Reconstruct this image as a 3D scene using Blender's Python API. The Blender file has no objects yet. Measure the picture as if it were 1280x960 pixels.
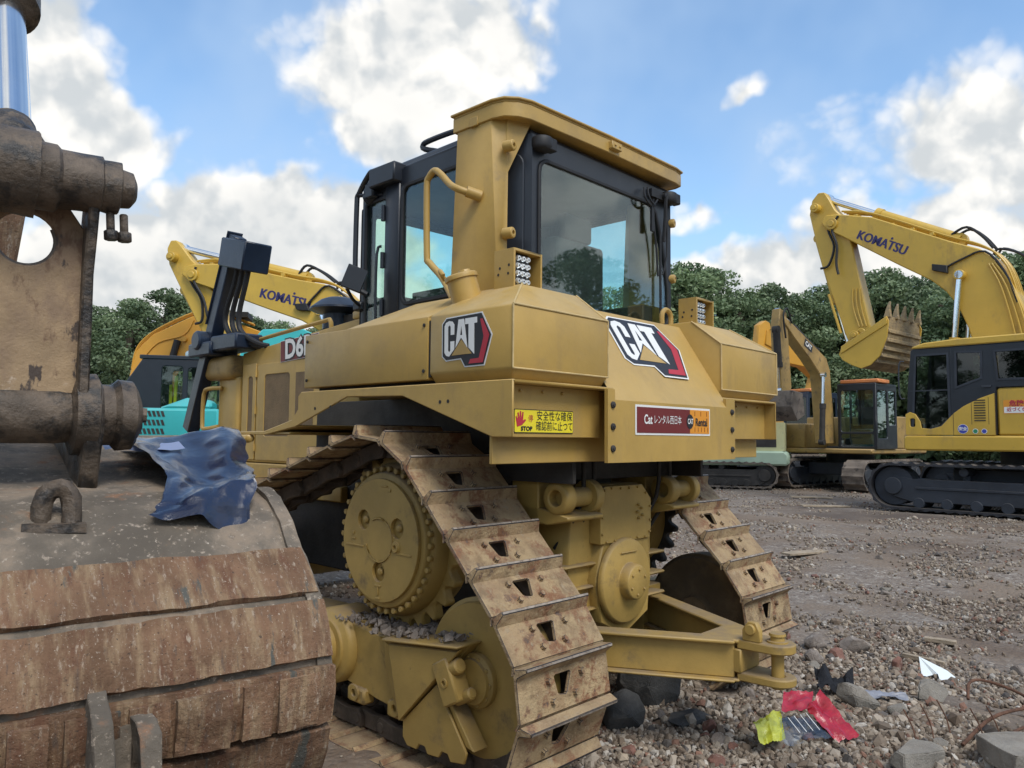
import bpy, bmesh, math, random
from mathutils import Vector, Matrix, noise
import numpy as np
random.seed(7)
sc = bpy.context.scene
col = sc.collection
PI = math.pi
R = math.radians

# ------------------------------------------------------------------ materials
def nd(nt, t, **k):
    n = nt.nodes.new(t)
    for a, b in k.items():
        if hasattr(n, a): setattr(n, a, b)
    return n
def setin(n, **k):
    for a, b in k.items():
        n.inputs[a.replace('_', ' ')].default_value = b
def c4(c): return (c[0], c[1], c[2], 1)

def surf(name, base, rough=.5, metal=0.0, var=.18, vscale=1.5, layers=(), dust=None, bump=((60, .12),), rand=True, spec=.5, coat=0.0, attr=None, lumps=None, vary=0.0):
    """layered procedural surface. layers: (colour, scale, lo, hi, roughness, stretch)"""
    m = bpy.data.materials.new(name); m.use_nodes = True
    nt = m.node_tree; nt.nodes.clear(); L = nt.links.new
    out = nd(nt, 'ShaderNodeOutputMaterial'); b = nd(nt, 'ShaderNodeBsdfPrincipled'); L(b.outputs[0], out.inputs[0])
    tc = nd(nt, 'ShaderNodeTexCoord'); vec = tc.outputs['Object']
    if rand:
        oi = nd(nt, 'ShaderNodeObjectInfo'); mu = nd(nt, 'ShaderNodeMath', operation='MULTIPLY'); L(oi.outputs['Random'], mu.inputs[0]); mu.inputs[1].default_value = 37.0
        ad = nd(nt, 'ShaderNodeVectorMath', operation='ADD'); L(vec, ad.inputs[0]); L(mu.outputs[0], ad.inputs[1]); vec = ad.outputs[0]
    def noise_n(scale, detail=6, stretch=None, rg=.6):
        v = vec
        if stretch:
            mp = nd(nt, 'ShaderNodeMapping'); mp.inputs['Scale'].default_value = stretch; L(v, mp.inputs[0]); v = mp.outputs[0]
        n = nd(nt, 'ShaderNodeTexNoise'); n.inputs['Scale'].default_value = scale; n.inputs['Detail'].default_value = detail; n.inputs['Roughness'].default_value = rg
        L(v, n.inputs['Vector']); return n
    def mixc(fac, a, bcol):
        mx = nd(nt, 'ShaderNodeMix', data_type='RGBA'); 
        if isinstance(fac, float): mx.inputs[0].default_value = fac
        else: L(fac, mx.inputs[0])
        for s, v in ((6, a), (7, bcol)):
            if isinstance(v, tuple): mx.inputs[s].default_value = c4(v)
            else: L(v, mx.inputs[s])
        return mx.outputs[2]
    def mixf(fac, a, bv):
        mx = nd(nt, 'ShaderNodeMix', data_type='FLOAT')
        L(fac, mx.inputs[0])
        for s, v in ((2, a), (3, bv)):
            if isinstance(v, (int, float)): mx.inputs[s].default_value = v
            else: L(v, mx.inputs[s])
        return mx.outputs[0]
    def rng(src, lo, hi):
        r_ = nd(nt, 'ShaderNodeMapRange', interpolation_type='SMOOTHSTEP'); L(src, r_.inputs[0]); r_.inputs[1].default_value = lo; r_.inputs[2].default_value = hi
        return r_.outputs[0]
    n1 = noise_n(vscale)
    basec = tuple(base)
    if attr:
        at = nd(nt, 'ShaderNodeAttribute'); at.attribute_name = attr; basec = at.outputs['Color']
        colr = basec
    else:
        colr = mixc(rng(n1.outputs[0], .3, .7), tuple(x*(1-var) for x in base), tuple(min(1, x*(1+var)) for x in base))
    ro = rough
    n2 = noise_n(7.0, 4)
    ro = mixf(n2.outputs[0], max(.02, rough-.1), min(1, rough+.12))
    for (lc, ls, lo, hi, lr, st) in layers:
        n = noise_n(ls, 8, st, .68); f = rng(n.outputs[0], lo, hi)
        colr = mixc(f, colr, tuple(lc)); ro = mixf(f, ro, lr)
    if vary:
        vr = nd(nt, 'ShaderNodeMapRange'); L(oi.outputs['Random'], vr.inputs[0]); vr.inputs[3].default_value = 1-vary; vr.inputs[4].default_value = 1+vary
        mv = nd(nt, 'ShaderNodeMix', data_type='RGBA', blend_type='MULTIPLY'); mv.inputs[0].default_value = 1; L(colr, mv.inputs[6]); L(vr.outputs[0], mv.inputs[7]); colr = mv.outputs[2]
    if dust:
        g = nd(nt, 'ShaderNodeNewGeometry'); sx = nd(nt, 'ShaderNodeSeparateXYZ'); L(g.outputs['Normal'], sx.inputs[0])
        nn = noise_n(5, 8); mm = nd(nt, 'ShaderNodeMath', operation='MULTIPLY'); L(rng(sx.outputs[2], .25, 1.0), mm.inputs[0]); L(rng(nn.outputs[0], .25, .65), mm.inputs[1])
        m2 = nd(nt, 'ShaderNodeMath', operation='MULTIPLY'); L(mm.outputs[0], m2.inputs[0]); m2.inputs[1].default_value = dust[1]
        colr = mixc(m2.outputs[0], colr, tuple(dust[0])); ro = mixf(m2.outputs[0], ro, .9)
    if isinstance(colr, tuple): b.inputs['Base Color'].default_value = c4(colr)
    else: L(colr, b.inputs['Base Color'])
    L(ro, b.inputs['Roughness'])
    b.inputs['Metallic'].default_value = metal
    b.inputs['Specular IOR Level'].default_value = spec
    b.inputs['Coat Weight'].default_value = coat; b.inputs['Coat Roughness'].default_value = .15
    last = None
    for (bs, bst) in bump:
        n = noise_n(bs, 8, None, .65); bu = nd(nt, 'ShaderNodeBump'); bu.inputs['Strength'].default_value = bst; bu.inputs['Distance'].default_value = 1.0/bs*.8
        L(n.outputs[0], bu.inputs['Height'])
        if last: L(last, bu.inputs['Normal'])
        last = bu.outputs[0]
    if last: L(last, b.inputs['Normal'])
    return m

DUST = (.30, .25, .19)
MT = {}
MT['cat'] = surf('tan_yellow_paint', (.475, .305, .082), .40, var=.10, vscale=2.2, layers=[((.39, .258, .088), 4, .52, .80, .55, (2, 2, .6)), ((.36, .24, .09), 1.3, .50, .70, .5, None), ((.30, .21, .10), 3.2, .60, .80, .65, None), ((.50, .37, .19), 34, .68, .80, .6, None), ((.16, .115, .07), 70, .74, .78, .8, None)], dust=((.46, .365, .22), .5), bump=((25, .05), (260, .05)))
MT['catlow'] = surf('dusty_tan_yellow_paint', (.40, .262, .072), .48, var=.14, vscale=3, layers=[((.20, .14, .065), 5, .55, .75, .8, None), ((.12, .09, .06), 22, .66, .78, .9, None)], dust=((.22, .17, .12), .75), bump=((30, .08), (200, .08)))
MT['catglint'] = surf('painted_edge_highlight', (.60, .45, .21), .4, var=.15, vscale=12)  # lighter paint tone standing in for light caught on tank edges
MT['shoe'] = surf('rusty_muddy_track_steel', (.33, .225, .122), .82, metal=.0, var=.35, vscale=6, vary=.12, layers=[((.45, .325, .18), 9, .42, .60, .9, None), ((.25, .12, .06), 8, .50, .62, .85, None), ((.40, .31, .20), 24, .56, .68, .9, None), ((.10, .08, .07), 16, .58, .72, .7, None), ((.45, .38, .28), 55, .64, .74, .9, None)], dust=((.30, .22, .15), .4), bump=((14, .4), (60, .8), (220, .5)))
MT['shoe_edge'] = surf('worn_shoe_edge', (.34, .29, .24), .6, metal=.2, var=.25, vscale=20, layers=[((.17, .11, .07), 30, .5, .65, .8, None)], bump=((80, .4),))
MT['link'] = surf('oily_track_link', (.085, .065, .05), .65, metal=.2, var=.35, vscale=8, layers=[((.17, .12, .085), 9, .5, .7, .9, None)], dust=((.2, .15, .11), .6), bump=((40, .3),))
MT['dark'] = surf('dark_grimy_steel', (.035, .032, .03), .7, metal=.1, var=.3, vscale=5, dust=((.12, .10, .08), .4), bump=((40, .2),))
MT['idlerdirty'] = surf('dirt_caked_steel', (.17, .115, .06), .85, var=.35, vscale=3, layers=[((.09, .065, .045), 5, .5, .7, .9, None)], bump=((30, .4),))
MT['black'] = surf('black_cab_paint', (.018, .022, .030), .35, var=.12, vscale=2, layers=[((.06, .065, .07), 12, .62, .8, .6, None)], dust=((.12, .12, .12), .35), bump=((90, .04),))
MT['rubber'] = surf('black_rubber', (.015, .015, .017), .6, var=.2, vscale=8, bump=((60, .1),))
MT['navy'] = surf('dark_navy_paint', (.012, .022, .045), .33, var=.2, vscale=3, layers=[((.05, .06, .08), 20, .62, .75, .6, None)], dust=((.10, .11, .12), .3), bump=((50, .08),))
MT['komatsu'] = surf('bright_yellow_paint', (.60, .38, .055), .38, var=.10, vscale=.8, layers=[((.42, .27, .07), 3, .52, .75, .6, (1, 1, .4)), ((.30, .20, .08), 8, .62, .78, .7, None), ((.14, .10, .06), 26, .72, .78, .8, None)], dust=((.42, .34, .2), .3), bump=((30, .04),))
MT['komold'] = surf('worn_tan_bucket_paint', (.34, .25, .13), .6, var=.25, vscale=3, layers=[((.20, .15, .10), 6, .45, .65, .8, (1, 1, 3)), ((.45, .40, .32), 14, .58, .72, .8, None)], bump=((30, .2),))
MT['orangey'] = surf('orange_yellow_paint', (.62, .31, .035), .42, var=.1, vscale=.8, layers=[((.4, .22, .05), 4, .6, .8, .6, None)], dust=((.4, .3, .18), .3))
MT['oldcat'] = surf('faded_tan_paint', (.37, .24, .08), .5, var=.2, vscale=1.5, layers=[((.18, .13, .07), 4, .52, .7, .7, None)], dust=((.3, .24, .16), .4))
MT['teal'] = surf('teal_paint', (.045, .44, .45), .4, var=.1, vscale=1, layers=[((.10, .32, .32), 5, .6, .8, .6, None)], dust=((.25, .35, .33), .3))
MT['cream'] = surf('pale_cream_paint', (.50, .50, .28), .5, var=.12, vscale=1.2, layers=[((.35, .34, .22), 5, .55, .75, .6, None)])
MT['mint'] = surf('pale_green_paint', (.36, .47, .36), .5, var=.1, vscale=1.2, layers=[((.25, .3, .24), 5, .58, .78, .6, None)])
MT['frame'] = surf('dark_blue_grey_frame', (.030, .036, .048), .6, var=.25, vscale=2, dust=((.14, .12, .10), .5), bump=((30, .15),))
MT['trk'] = surf('dusty_grey_tracks', (.17, .14, .115), .8, metal=.1, var=.35, vscale=3, layers=[((.06, .05, .045), 5, .5, .65, .8, None)], bump=((20, .3),))
MT['trkdark'] = surf('black_tracks', (.035, .035, .040), .65, metal=.1, var=.3, vscale=3, dust=((.18, .15, .12), .6), bump=((20, .2),))
MT['chrome'] = surf('chrome_rod', (.75, .78, .82), .12, metal=1, var=.04, vscale=4, bump=())
MT['grease'] = surf('greasy_dark_steel', (.115, .086, .062), .55, metal=.1, var=.4, vscale=9, layers=[((.025, .022, .02), 12, .45, .62, .35, None), ((.24, .18, .12), 18, .62, .76, .8, None), ((.20, .22, .25), 40, .68, .76, .4, None)], bump=((22, .35), (90, .35)))
MT['plateold'] = surf('worn_tan_link_plate', (.32, .22, .125), .7, metal=.0, var=.25, vscale=4, layers=[((.25, .17, .11), 4, .46, .62, .8, (1, 1, .5)), ((.15, .085, .05), 7, .56, .66, .7, (1.6, 1.6, .8)), ((.07, .05, .04), 13, .60, .66, .7, (1.3, 1.3, .6)), ((.55, .45, .36), 16, .62, .74, .9, None), ((.05, .04, .035), 26, .68, .74, .7, None)], bump=((14, .2), (120, .3)))
MT['bktop'] = surf('grey_weathered_bucket_steel', (.16, .134, .106), .85, spec=.25, metal=.0, var=.3, vscale=4, layers=[((.27, .21, .155), 4, .46, .62, .85, None), ((.34, .28, .22), 45, .56, .66, .9, None), ((.30, .155, .085), 7, .58, .74, .9, None), ((.05, .045, .042), 8, .62, .74, .6, None), ((.50, .44, .37), 90, .62, .72, .9, None)], bump=((8, .15), (60, .45), (220, .4)))
MT['bkrust'] = surf('rust_brown_wear_plate', (.19, .110, .066), .88, spec=.25, metal=.0, var=.3, vscale=5, vary=.18, layers=[((.29, .20, .12), 6, .46, .66, .9, (5, 1, 1)), ((.15, .075, .045), 5, .50, .66, .8, (4, 1, 1)), ((.12, .085, .065), 11, .56, .70, .8, (5, 1, 1)), ((.38, .30, .225), 26, .56, .69, .9, (3, 1, 1)), ((.10, .098, .085), 3.6, .60, .64, .7, (2.6, .5, .5)), ((.46, .39, .31), 170, .60, .68, .95, None), ((.07, .05, .04), 90, .60, .68, .95, None)], bump=((10, .3), (60, .6), (220, .5)))
MT['tarp'] = surf('navy_plastic_sheet', (.005, .011, .040), .20, var=.2, vscale=5, layers=[], bump=((7, .2),), coat=.6)
MT['tarpw'] = surf('pale_tarp_edge', (.22, .26, .40), .4, var=.1)
MT['white'] = surf('white_decal', (.80, .80, .78), .5, var=.03, bump=())
MT['ink'] = surf('black_decal', (.02, .02, .025), .45, var=.05, bump=())
MT['red'] = surf('red_decal', (.45, .03, .05), .45, var=.05, bump=())
MT['maroon'] = surf('maroon_decal', (.17, .022, .022), .45, var=.06, bump=())
MT['orange'] = surf('orange_decal', (.75, .30, .03), .45, var=.05, bump=())
MT['ylw'] = surf('yellow_decal', (.80, .66, .03), .45, var=.04, bump=())
MT['blueink'] = surf('dark_blue_decal', (.03, .025, .12), .45, var=.05, bump=())
MT['bluedec'] = surf('blue_decal', (.05, .07, .40), .45, var=.05, bump=())
MT['greendec'] = surf('green_decal', (.03, .25, .13), .45, var=.05, bump=())
MT['mesh'] = surf('perforated_grille', (.20, .135, .07), .7, var=.15, vscale=8, bump=((160, .9),))
MT['seat'] = surf('dark_seat_fabric', (.05, .05, .052), .8)
MT['hivis'] = surf('yellow_green_cloth', (.28, .33, .08), .8)
MT['led'] = surf('clear_led_lens', (.75, .78, .8), .1, metal=.6, var=.2, vscale=30, bump=())
MT['lamp'] = surf('orange_lamp_plastic', (.70, .25, .08), .4, var=.15, vscale=4)
MT['wood'] = surf('weathered_wood', (.36, .29, .21), .85, var=.25, vscale=6, layers=[((.18, .14, .1), 12, .5, .7, .9, (1, 8, 8))], bump=((40, .3),))
MT['bark'] = surf('tree_bark', (.09, .07, .05), .9, var=.3, vscale=6, bump=((20, .5),))
MT['concrete'] = surf('broken_concrete', (.24, .22, .19), .9, var=.22, vscale=7, layers=[((.17, .15, .125), 10, .5, .7, .95, None), ((.45, .42, .38), 40, .6, .72, .95, None)], dust=((.24, .2, .16), .35), bump=((25, .5), (120, .5)))
MT['darkrock'] = surf('dark_grey_boulder', (.055, .055, .055), .8, var=.3, vscale=6, layers=[((.13, .12, .11), 8, .5, .72, .9, None)], bump=((20, .3), (90, .3)))
MT['brick'] = surf('broken_red_brick', (.20, .10, .075), .9, var=.25, vscale=14, layers=[((.36, .28, .23), 22, .55, .7, .95, None)], bump=((60, .5),))
MT['stone'] = surf('brown_grey_rubble_stone', (.21, .175, .15), .9, var=.3, vscale=12, layers=[((.36, .32, .28), 18, .52, .7, .95, None)], dust=((.26, .21, .17), .3), bump=((40, .5),))
MT['gravel'] = surf('gravel_stones', (.3, .3, .3), .9, attr='tint', rand=False, bump=((120, .3),))
MT['rebar'] = surf('rusty_rebar', (.13, .065, .04), .85, metal=.2, var=.3, vscale=30, bump=((120, .5),))
MT['paper'] = surf('white_paper_scrap', (.72, .78, .80), .7, var=.06)
MT['redpl'] = surf('glossy_red_plastic_film', (.36, .010, .025), .22, var=.2, vscale=20, coat=.3, bump=((40, .2),))
MT['ylpl'] = surf('yellow_green_plastic_film', (.40, .42, .04), .25, var=.2, vscale=20, coat=.3, bump=((40, .2),))
MT['rag'] = surf('black_cloth_scrap', (.012, .014, .02), .85, bump=((40, .5),))
MT['foil'] = surf('grey_plastic_strip', (.24, .25, .29), .4, var=.2, vscale=20)

def glass(name, tint, gloss=.09, rough=.02):
    m = bpy.data.materials.new(name); m.use_nodes = True; nt = m.node_tree; nt.nodes.clear(); L = nt.links.new
    out = nd(nt, 'ShaderNodeOutputMaterial'); mx = nd(nt, 'ShaderNodeMixShader'); tr = nd(nt, 'ShaderNodeBsdfTransparent'); gl = nd(nt, 'ShaderNodeBsdfGlossy')
    tr.inputs[0].default_value = c4(tint); gl.inputs['Roughness'].default_value = rough; gl.inputs[0].default_value = (.9, .95, 1, 1)
    ge = nd(nt, 'ShaderNodeNewGeometry'); dp = nd(nt, 'ShaderNodeVectorMath', operation='DOT_PRODUCT'); L(ge.outputs['Incoming'], dp.inputs[0]); L(ge.outputs['Normal'], dp.inputs[1])
    ab = nd(nt, 'ShaderNodeMath', operation='ABSOLUTE'); L(dp.outputs['Value'], ab.inputs[0]); om = nd(nt, 'ShaderNodeMath', operation='SUBTRACT'); om.inputs[0].default_value = 1; L(ab.outputs[0], om.inputs[1])
    pw = nd(nt, 'ShaderNodeMath', operation='POWER'); L(om.outputs[0], pw.inputs[0]); pw.inputs[1].default_value = 4.5; mlt = nd(nt, 'ShaderNodeMath', operation='MULTIPLY'); L(pw.outputs[0], mlt.inputs[0]); mlt.inputs[1].default_value = .8
    a = nd(nt, 'ShaderNodeMath', operation='ADD', use_clamp=True); L(mlt.outputs[0], a.inputs[0]); a.inputs[1].default_value = gloss
    L(a.outputs[0], mx.inputs[0]); L(tr.outputs[0], mx.inputs[1]); L(gl.outputs[0], mx.inputs[2]); L(mx.outputs[0], out.inputs[0])
    return m
MT['glass'] = glass('green_tinted_cab_glass', (.84, .95, .91), .05)
MT['glassrear'] = glass('grey_tinted_cab_glass', (.84, .93, .90), .085)
MT['glassdark'] = glass('dark_cab_glass', (.38, .42, .43), .05)
MT['clearpl'] = glass('clear_crinkled_plastic', (.85, .88, .90), .12, .2)

def leafmat(name, c1, c2):
    m = bpy.data.materials.new(name); m.use_nodes = True; nt = m.node_tree; nt.nodes.clear(); L = nt.links.new
    out = nd(nt, 'ShaderNodeOutputMaterial'); b = nd(nt, 'ShaderNodeBsdfPrincipled'); tl = nd(nt, 'ShaderNodeBsdfTranslucent'); mx = nd(nt, 'ShaderNodeMixShader'); mx.inputs[0].default_value = .25
    at = nd(nt, 'ShaderNodeAttribute'); at.attribute_name = 'tint'; oi = nd(nt, 'ShaderNodeObjectInfo')
    m1 = nd(nt, 'ShaderNodeMix', data_type='RGBA'); L(at.outputs['Fac'], m1.inputs[0]); m1.inputs[6].default_value = c4(c1); m1.inputs[7].default_value = c4(c2)
    m2 = nd(nt, 'ShaderNodeMix', data_type='RGBA', blend_type='MULTIPLY'); m2.inputs[0].default_value = 1; L(m1.outputs[2], m2.inputs[6])
    mr = nd(nt, 'ShaderNodeMapRange'); L(oi.outputs['Random'], mr.inputs[0]); mr.inputs[3].default_value = .75; mr.inputs[4].default_value = 1.2; L(mr.outputs[0], m2.inputs[7])
    L(m2.outputs[2], b.inputs['Base Color']); L(m2.outputs[2], tl.inputs[0]); b.inputs['Roughness'].default_value = .55
    L(b.outputs[0], mx.inputs[1]); L(tl.outputs[0], mx.inputs[2]); L(mx.outputs[0], out.inputs[0]); return m
MT['leaf'] = leafmat('tree_foliage', (.085, .13, .062), (.22, .29, .14))

# ------------------------------------------------------------------ mesh builder
class M:
    def __init__(s): s.bm = bmesh.new(); s.mats = [None]; s.mi = 0
    def mat(s, m):
        if m not in s.mats: s.mats.append(m)
        s.mi = s.mats.index(m); return s
    def _fin(s, faces):
        for f in faces: f.material_index = s.mi; f.smooth = True
    def face(s, pts):
        vs = [s.bm.verts.new(p) for p in pts]
        f = s.bm.faces.new(vs); s._fin([f]); return f
    def mesh(s, verts, faces):
        vs = [s.bm.verts.new(p) for p in verts]; fs = []
        for f in faces:
            try: fs.append(s.bm.faces.new([vs[i] for i in f]))
            except ValueError: pass
        s._fin(fs); return vs
    def box(s, x0, x1, y0, y1, z0, z1, mtx=None):
        v = [(x, y, z) for z in (z0, z1) for y in (y0, y1) for x in (x0, x1)]
        if mtx: v = [mtx @ Vector(p) for p in v]
        s.mesh(v, [(0, 2, 3, 1), (4, 5, 7, 6), (0, 1, 5, 4), (2, 6, 7, 3), (0, 4, 6, 2), (1, 3, 7, 5)]); return s
    def loft(s, loops, cap=True):
        n = len(loops[0]); v = [p for l in loops for p in l]; f = []
        for i in range(len(loops)-1):
            for j in range(n):
                k = (j+1) % n; f.append((i*n+j, i*n+k, (i+1)*n+k, (i+1)*n+j))
        if cap: f.append(tuple(range(n-1, -1, -1))); f.append(tuple((len(loops)-1)*n+j for j in range(n)))
        s.mesh(v, f); return s
    def prism(s, pts, a0, a1, axis='y', holes=(), mtx=None):
        """2-D outline (with holes) extruded along an axis. y: pts=(x,z); x: pts=(y,z); z: pts=(x,y)"""
        def P(p, a):
            q = {'y': (p[0], a, p[1]), 'x': (a, p[0], p[1]), 'z': (p[0], p[1], a)}[axis]
            return mtx @ Vector(q) if mtx else Vector(q)
        if not holes:
            s.loft([[P(p, a0) for p in pts], [P(p, a1) for p in pts]]); return s
        nf0 = set(s.bm.faces)
        for a in (a0, a1):
            es = []
            for lp in [pts]+list(holes):
                vs = [s.bm.verts.new(P(p, a)) for p in lp]
                for i in range(len(vs)): es.append(s.bm.edges.new((vs[i], vs[(i+1) % len(vs)])))
            r_ = bmesh.ops.triangle_fill(s.bm, use_beauty=True, edges=es)
        for lp in [pts]+list(holes):
            n = len(lp)
            v = [s.bm.verts.new(P(p, a0)) for p in lp]+[s.bm.verts.new(P(p, a1)) for p in lp]
            for i in range(n):
                j = (i+1) % n; s.bm.faces.new((v[i], v[j], v[n+j], v[n+i]))
        nf = [f for f in s.bm.faces if f not in nf0]; s._fin(nf)
        bmesh.ops.remove_doubles(s.bm, verts=list({v for f in nf for v in f.verts}), dist=1e-5)
        return s
    def cyl(s, p0, p1, r0, r1=None, n=24, cap=True):
        r1 = r0 if r1 is None else r1; p0 = Vector(p0); p1 = Vector(p1); d = (p1-p0).normalized()
        a = d.orthogonal().normalized(); b = d.cross(a)
        L = [[p+(a*math.cos(t)+b*math.sin(t))*r_ for t in [2*PI*i/n for i in range(n)]] for p, r_ in ((p0, r0), (p1, r1))]
        s.loft(L, cap); return s
    def lathe(s, p0, d, prof, n=32):
        """prof: list of (dist along d, radius)"""
        p0 = Vector(p0); d = Vector(d).normalized(); a = d.orthogonal().normalized(); b = d.cross(a)
        L = [[p0+d*h+(a*math.cos(2*PI*i/n)+b*math.sin(2*PI*i/n))*max(r_, 1e-4) for i in range(n)] for h, r_ in prof]
        s.loft(L, True); return s
    def tube(s, pts, r, n=8, smooth=3):
        P = [Vector(p) for p in pts]
        if smooth and len(P) > 2:
            Q = []
            for i in range(len(P)-1):
                p0, p1, p2, p3 = P[max(i-1, 0)], P[i], P[i+1], P[min(i+2, len(P)-1)]
                for k in range(smooth):
                    t = k/smooth
                    Q.append(.5*((2*p1)+(p2-p0)*t+(2*p0-5*p1+4*p2-p3)*t*t+(3*p1-p0-3*p2+p3)*t**3))
            Q.append(P[-1]); P = Q
        a = None; loops = []
        for i, p in enumerate(P):
            d = (P[min(i+1, len(P)-1)]-P[max(i-1, 0)]).normalized()
            a = d.orthogonal().normalized() if a is None else (a-d*a.dot(d)).normalized()
            b = d.cross(a); loops.append([p+(a*math.cos(2*PI*k/n)+b*math.sin(2*PI*k/n))*r for k in range(n)])
        s.loft(loops, True); return s
    def flat(s, pts, O, ex, ey, off=0.0, holes=(), thick=.0012):
        """2-D outline laid on a plane as a thin sheet"""
        O = Vector(O); ex = Vector(ex).normalized(); ey = Vector(ey); ey = (ey-ex*ey.dot(ex)).normalized(); n = ex.cross(ey)
        mt = Matrix((ex, ey, n)).transposed().to_4x4(); mt.translation = O
        s.prism(pts, off, off+thick, 'z', holes, mt); return s
    def text(s, body, size, O, ex, ey, off=0.0, bold=0.0, sx=1.0, shear=0.0):
        cu = bpy.data.curves.new('lettering', 'FONT'); cu.body = body; cu.size = size; cu.offset = bold; cu.align_x = 'CENTER'; cu.align_y = 'CENTER'; cu.shear = shear; cu.resolution_u = 3
        ob = bpy.data.objects.new('lettering', cu); col.objects.link(ob); bpy.context.view_layer.update()
        me = ob.evaluated_get(bpy.context.evaluated_depsgraph_get()).to_mesh()
        O = Vector(O); ex = Vector(ex).normalized(); ey = Vector(ey); ey = (ey-ex*ey.dot(ex)).normalized(); n = ex.cross(ey)
        s.mesh([O+ex*v.co.x*sx+ey*v.co.y+n*(off+.0015) for v in me.vertices], [tuple(p.vertices) for p in me.polygons])
        ob.to_mesh_clear(); bpy.data.objects.remove(ob); bpy.data.curves.remove(cu); return s
    def rough(s, amp, scale, cuts=0, seed=0, keep=None):
        if cuts: bmesh.ops.subdivide_edges(s.bm, edges=[e for e in s.bm.edges if e.calc_length() > .04], cuts=cuts, use_grid_fill=True)
        s.bm.normal_update()
        for v in s.bm.verts:
            q = v.co*scale+Vector((seed, seed*1.7, 0)); v.co += v.normal*amp*(noise.noise(q)+.5*noise.noise(q*2.3))
        return s
    def build(s, name, mat, parent=None, bevel=0.0, seg=1, sharp=38, merge=True):
        if merge: bmesh.ops.remove_doubles(s.bm, verts=s.bm.verts, dist=1e-5)
        bmesh.ops.recalc_face_normals(s.bm, faces=s.bm.faces)
        if bevel:
            es = [e for e in s.bm.edges if len(e.link_faces) == 2 and e.calc_face_angle(0) > R(32) and e.calc_length() > bevel*1.5]
            bmesh.ops.bevel(s.bm, geom=es, offset=bevel, segments=seg, affect='EDGES', clamp_overlap=True, profile=.5)
            for f in s.bm.faces: f.smooth = True
        me = bpy.data.meshes.new(name); s.bm.to_mesh(me); s.bm.free()
        for m in s.mats: me.materials.append(MT[m or mat or 'ink'])
        me.set_sharp_from_angle(angle=R(sharp))
        ob = bpy.data.objects.new(name, me); col.objects.link(ob)
        if parent: ob.parent = parent
        return ob

def tag(o, label, cat, group=None, kind=None):
    if label: o['label'] = label
    if cat: o['category'] = cat
    if group: o['group'] = group
    if kind: o['kind'] = kind
    return o
def thing(name, label, cat, loc=(0, 0, 0), rz=0.0, group=None):
    o = bpy.data.objects.new(name, None); o.empty_display_size = .2; col.objects.link(o); o.location = loc; o.rotation_euler = (0, 0, rz)
    return tag(o, label, cat, group)
def rrect(x0, x1, y0, y1, r, n=4):
    P = []
    for cx, cy, a in ((x1-r, y1-r, 0), (x0+r, y1-r, 90), (x0+r, y0+r, 180), (x1-r, y0+r, 270)):
        for i in range(n+1):
            t = R(a+90*i/n); P.append((cx+r*math.cos(t), cy+r*math.sin(t)))
    return P
def circ(cx, cy, r, n=20): return [(cx+r*math.cos(2*PI*i/n), cy+r*math.sin(2*PI*i/n)) for i in range(n)]
def offset_poly(pts, d):
    """inset (d>0) a polygon outline"""
    n = len(pts); A = sum(pts[i][0]*pts[(i+1) % n][1]-pts[(i+1) % n][0]*pts[i][1] for i in range(n)); sg = 1 if A > 0 else -1; out = []
    for i in range(n):
        p = Vector(pts[i-1]); q = Vector(pts[i]); r_ = Vector(pts[(i+1) % n]); a = (q-p).normalized(); b = (r_-q).normalized()
        na = Vector((-a.y, a.x))*sg; nb = Vector((-b.y, b.x))*sg; m = (na+nb); m = m/max(.3, m.length_squared)*2; out.append(tuple(q+m*d))
    return out
# ------------------------------------------------------------------ the bulldozer (x = to its right, y = forward, z = up)
def hull_path(circles, n=180):
    P = []
    for cx, cy, r in circles:
        P += [(cx+r*math.cos(2*PI*i/n), cy+r*math.sin(2*PI*i/n)) for i in range(n)]
    P = sorted(set(P))
    def half(P):
        h = []
        for p in P:
            while len(h) > 1 and (h[-1][0]-h[-2][0])*(p[1]-h[-2][1])-(h[-1][1]-h[-2][1])*(p[0]-h[-2][0]) <= 0: h.pop()
            h.append(p)
        return h
    a = half(P); b = half(P[::-1]); return a[:-1]+b[:-1]   # counter-clockwise in (u, z)
def sample(path, n, s0=0.0):
    L = []; tot = 0
    for i in range(len(path)):
        a = Vector(path[i]); b = Vector(path[(i+1) % len(path)]); L.append((tot, a, b)); tot += (b-a).length
    out = []
    for k in range(n):
        s = (s0+tot*k/n) % tot
        for (t, a, b) in reversed(L):
            if s >= t: d = (b-a); out.append((a+d.normalized()*(s-t))); break
    return out, tot
ZO = (0, 0, 1)

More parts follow.
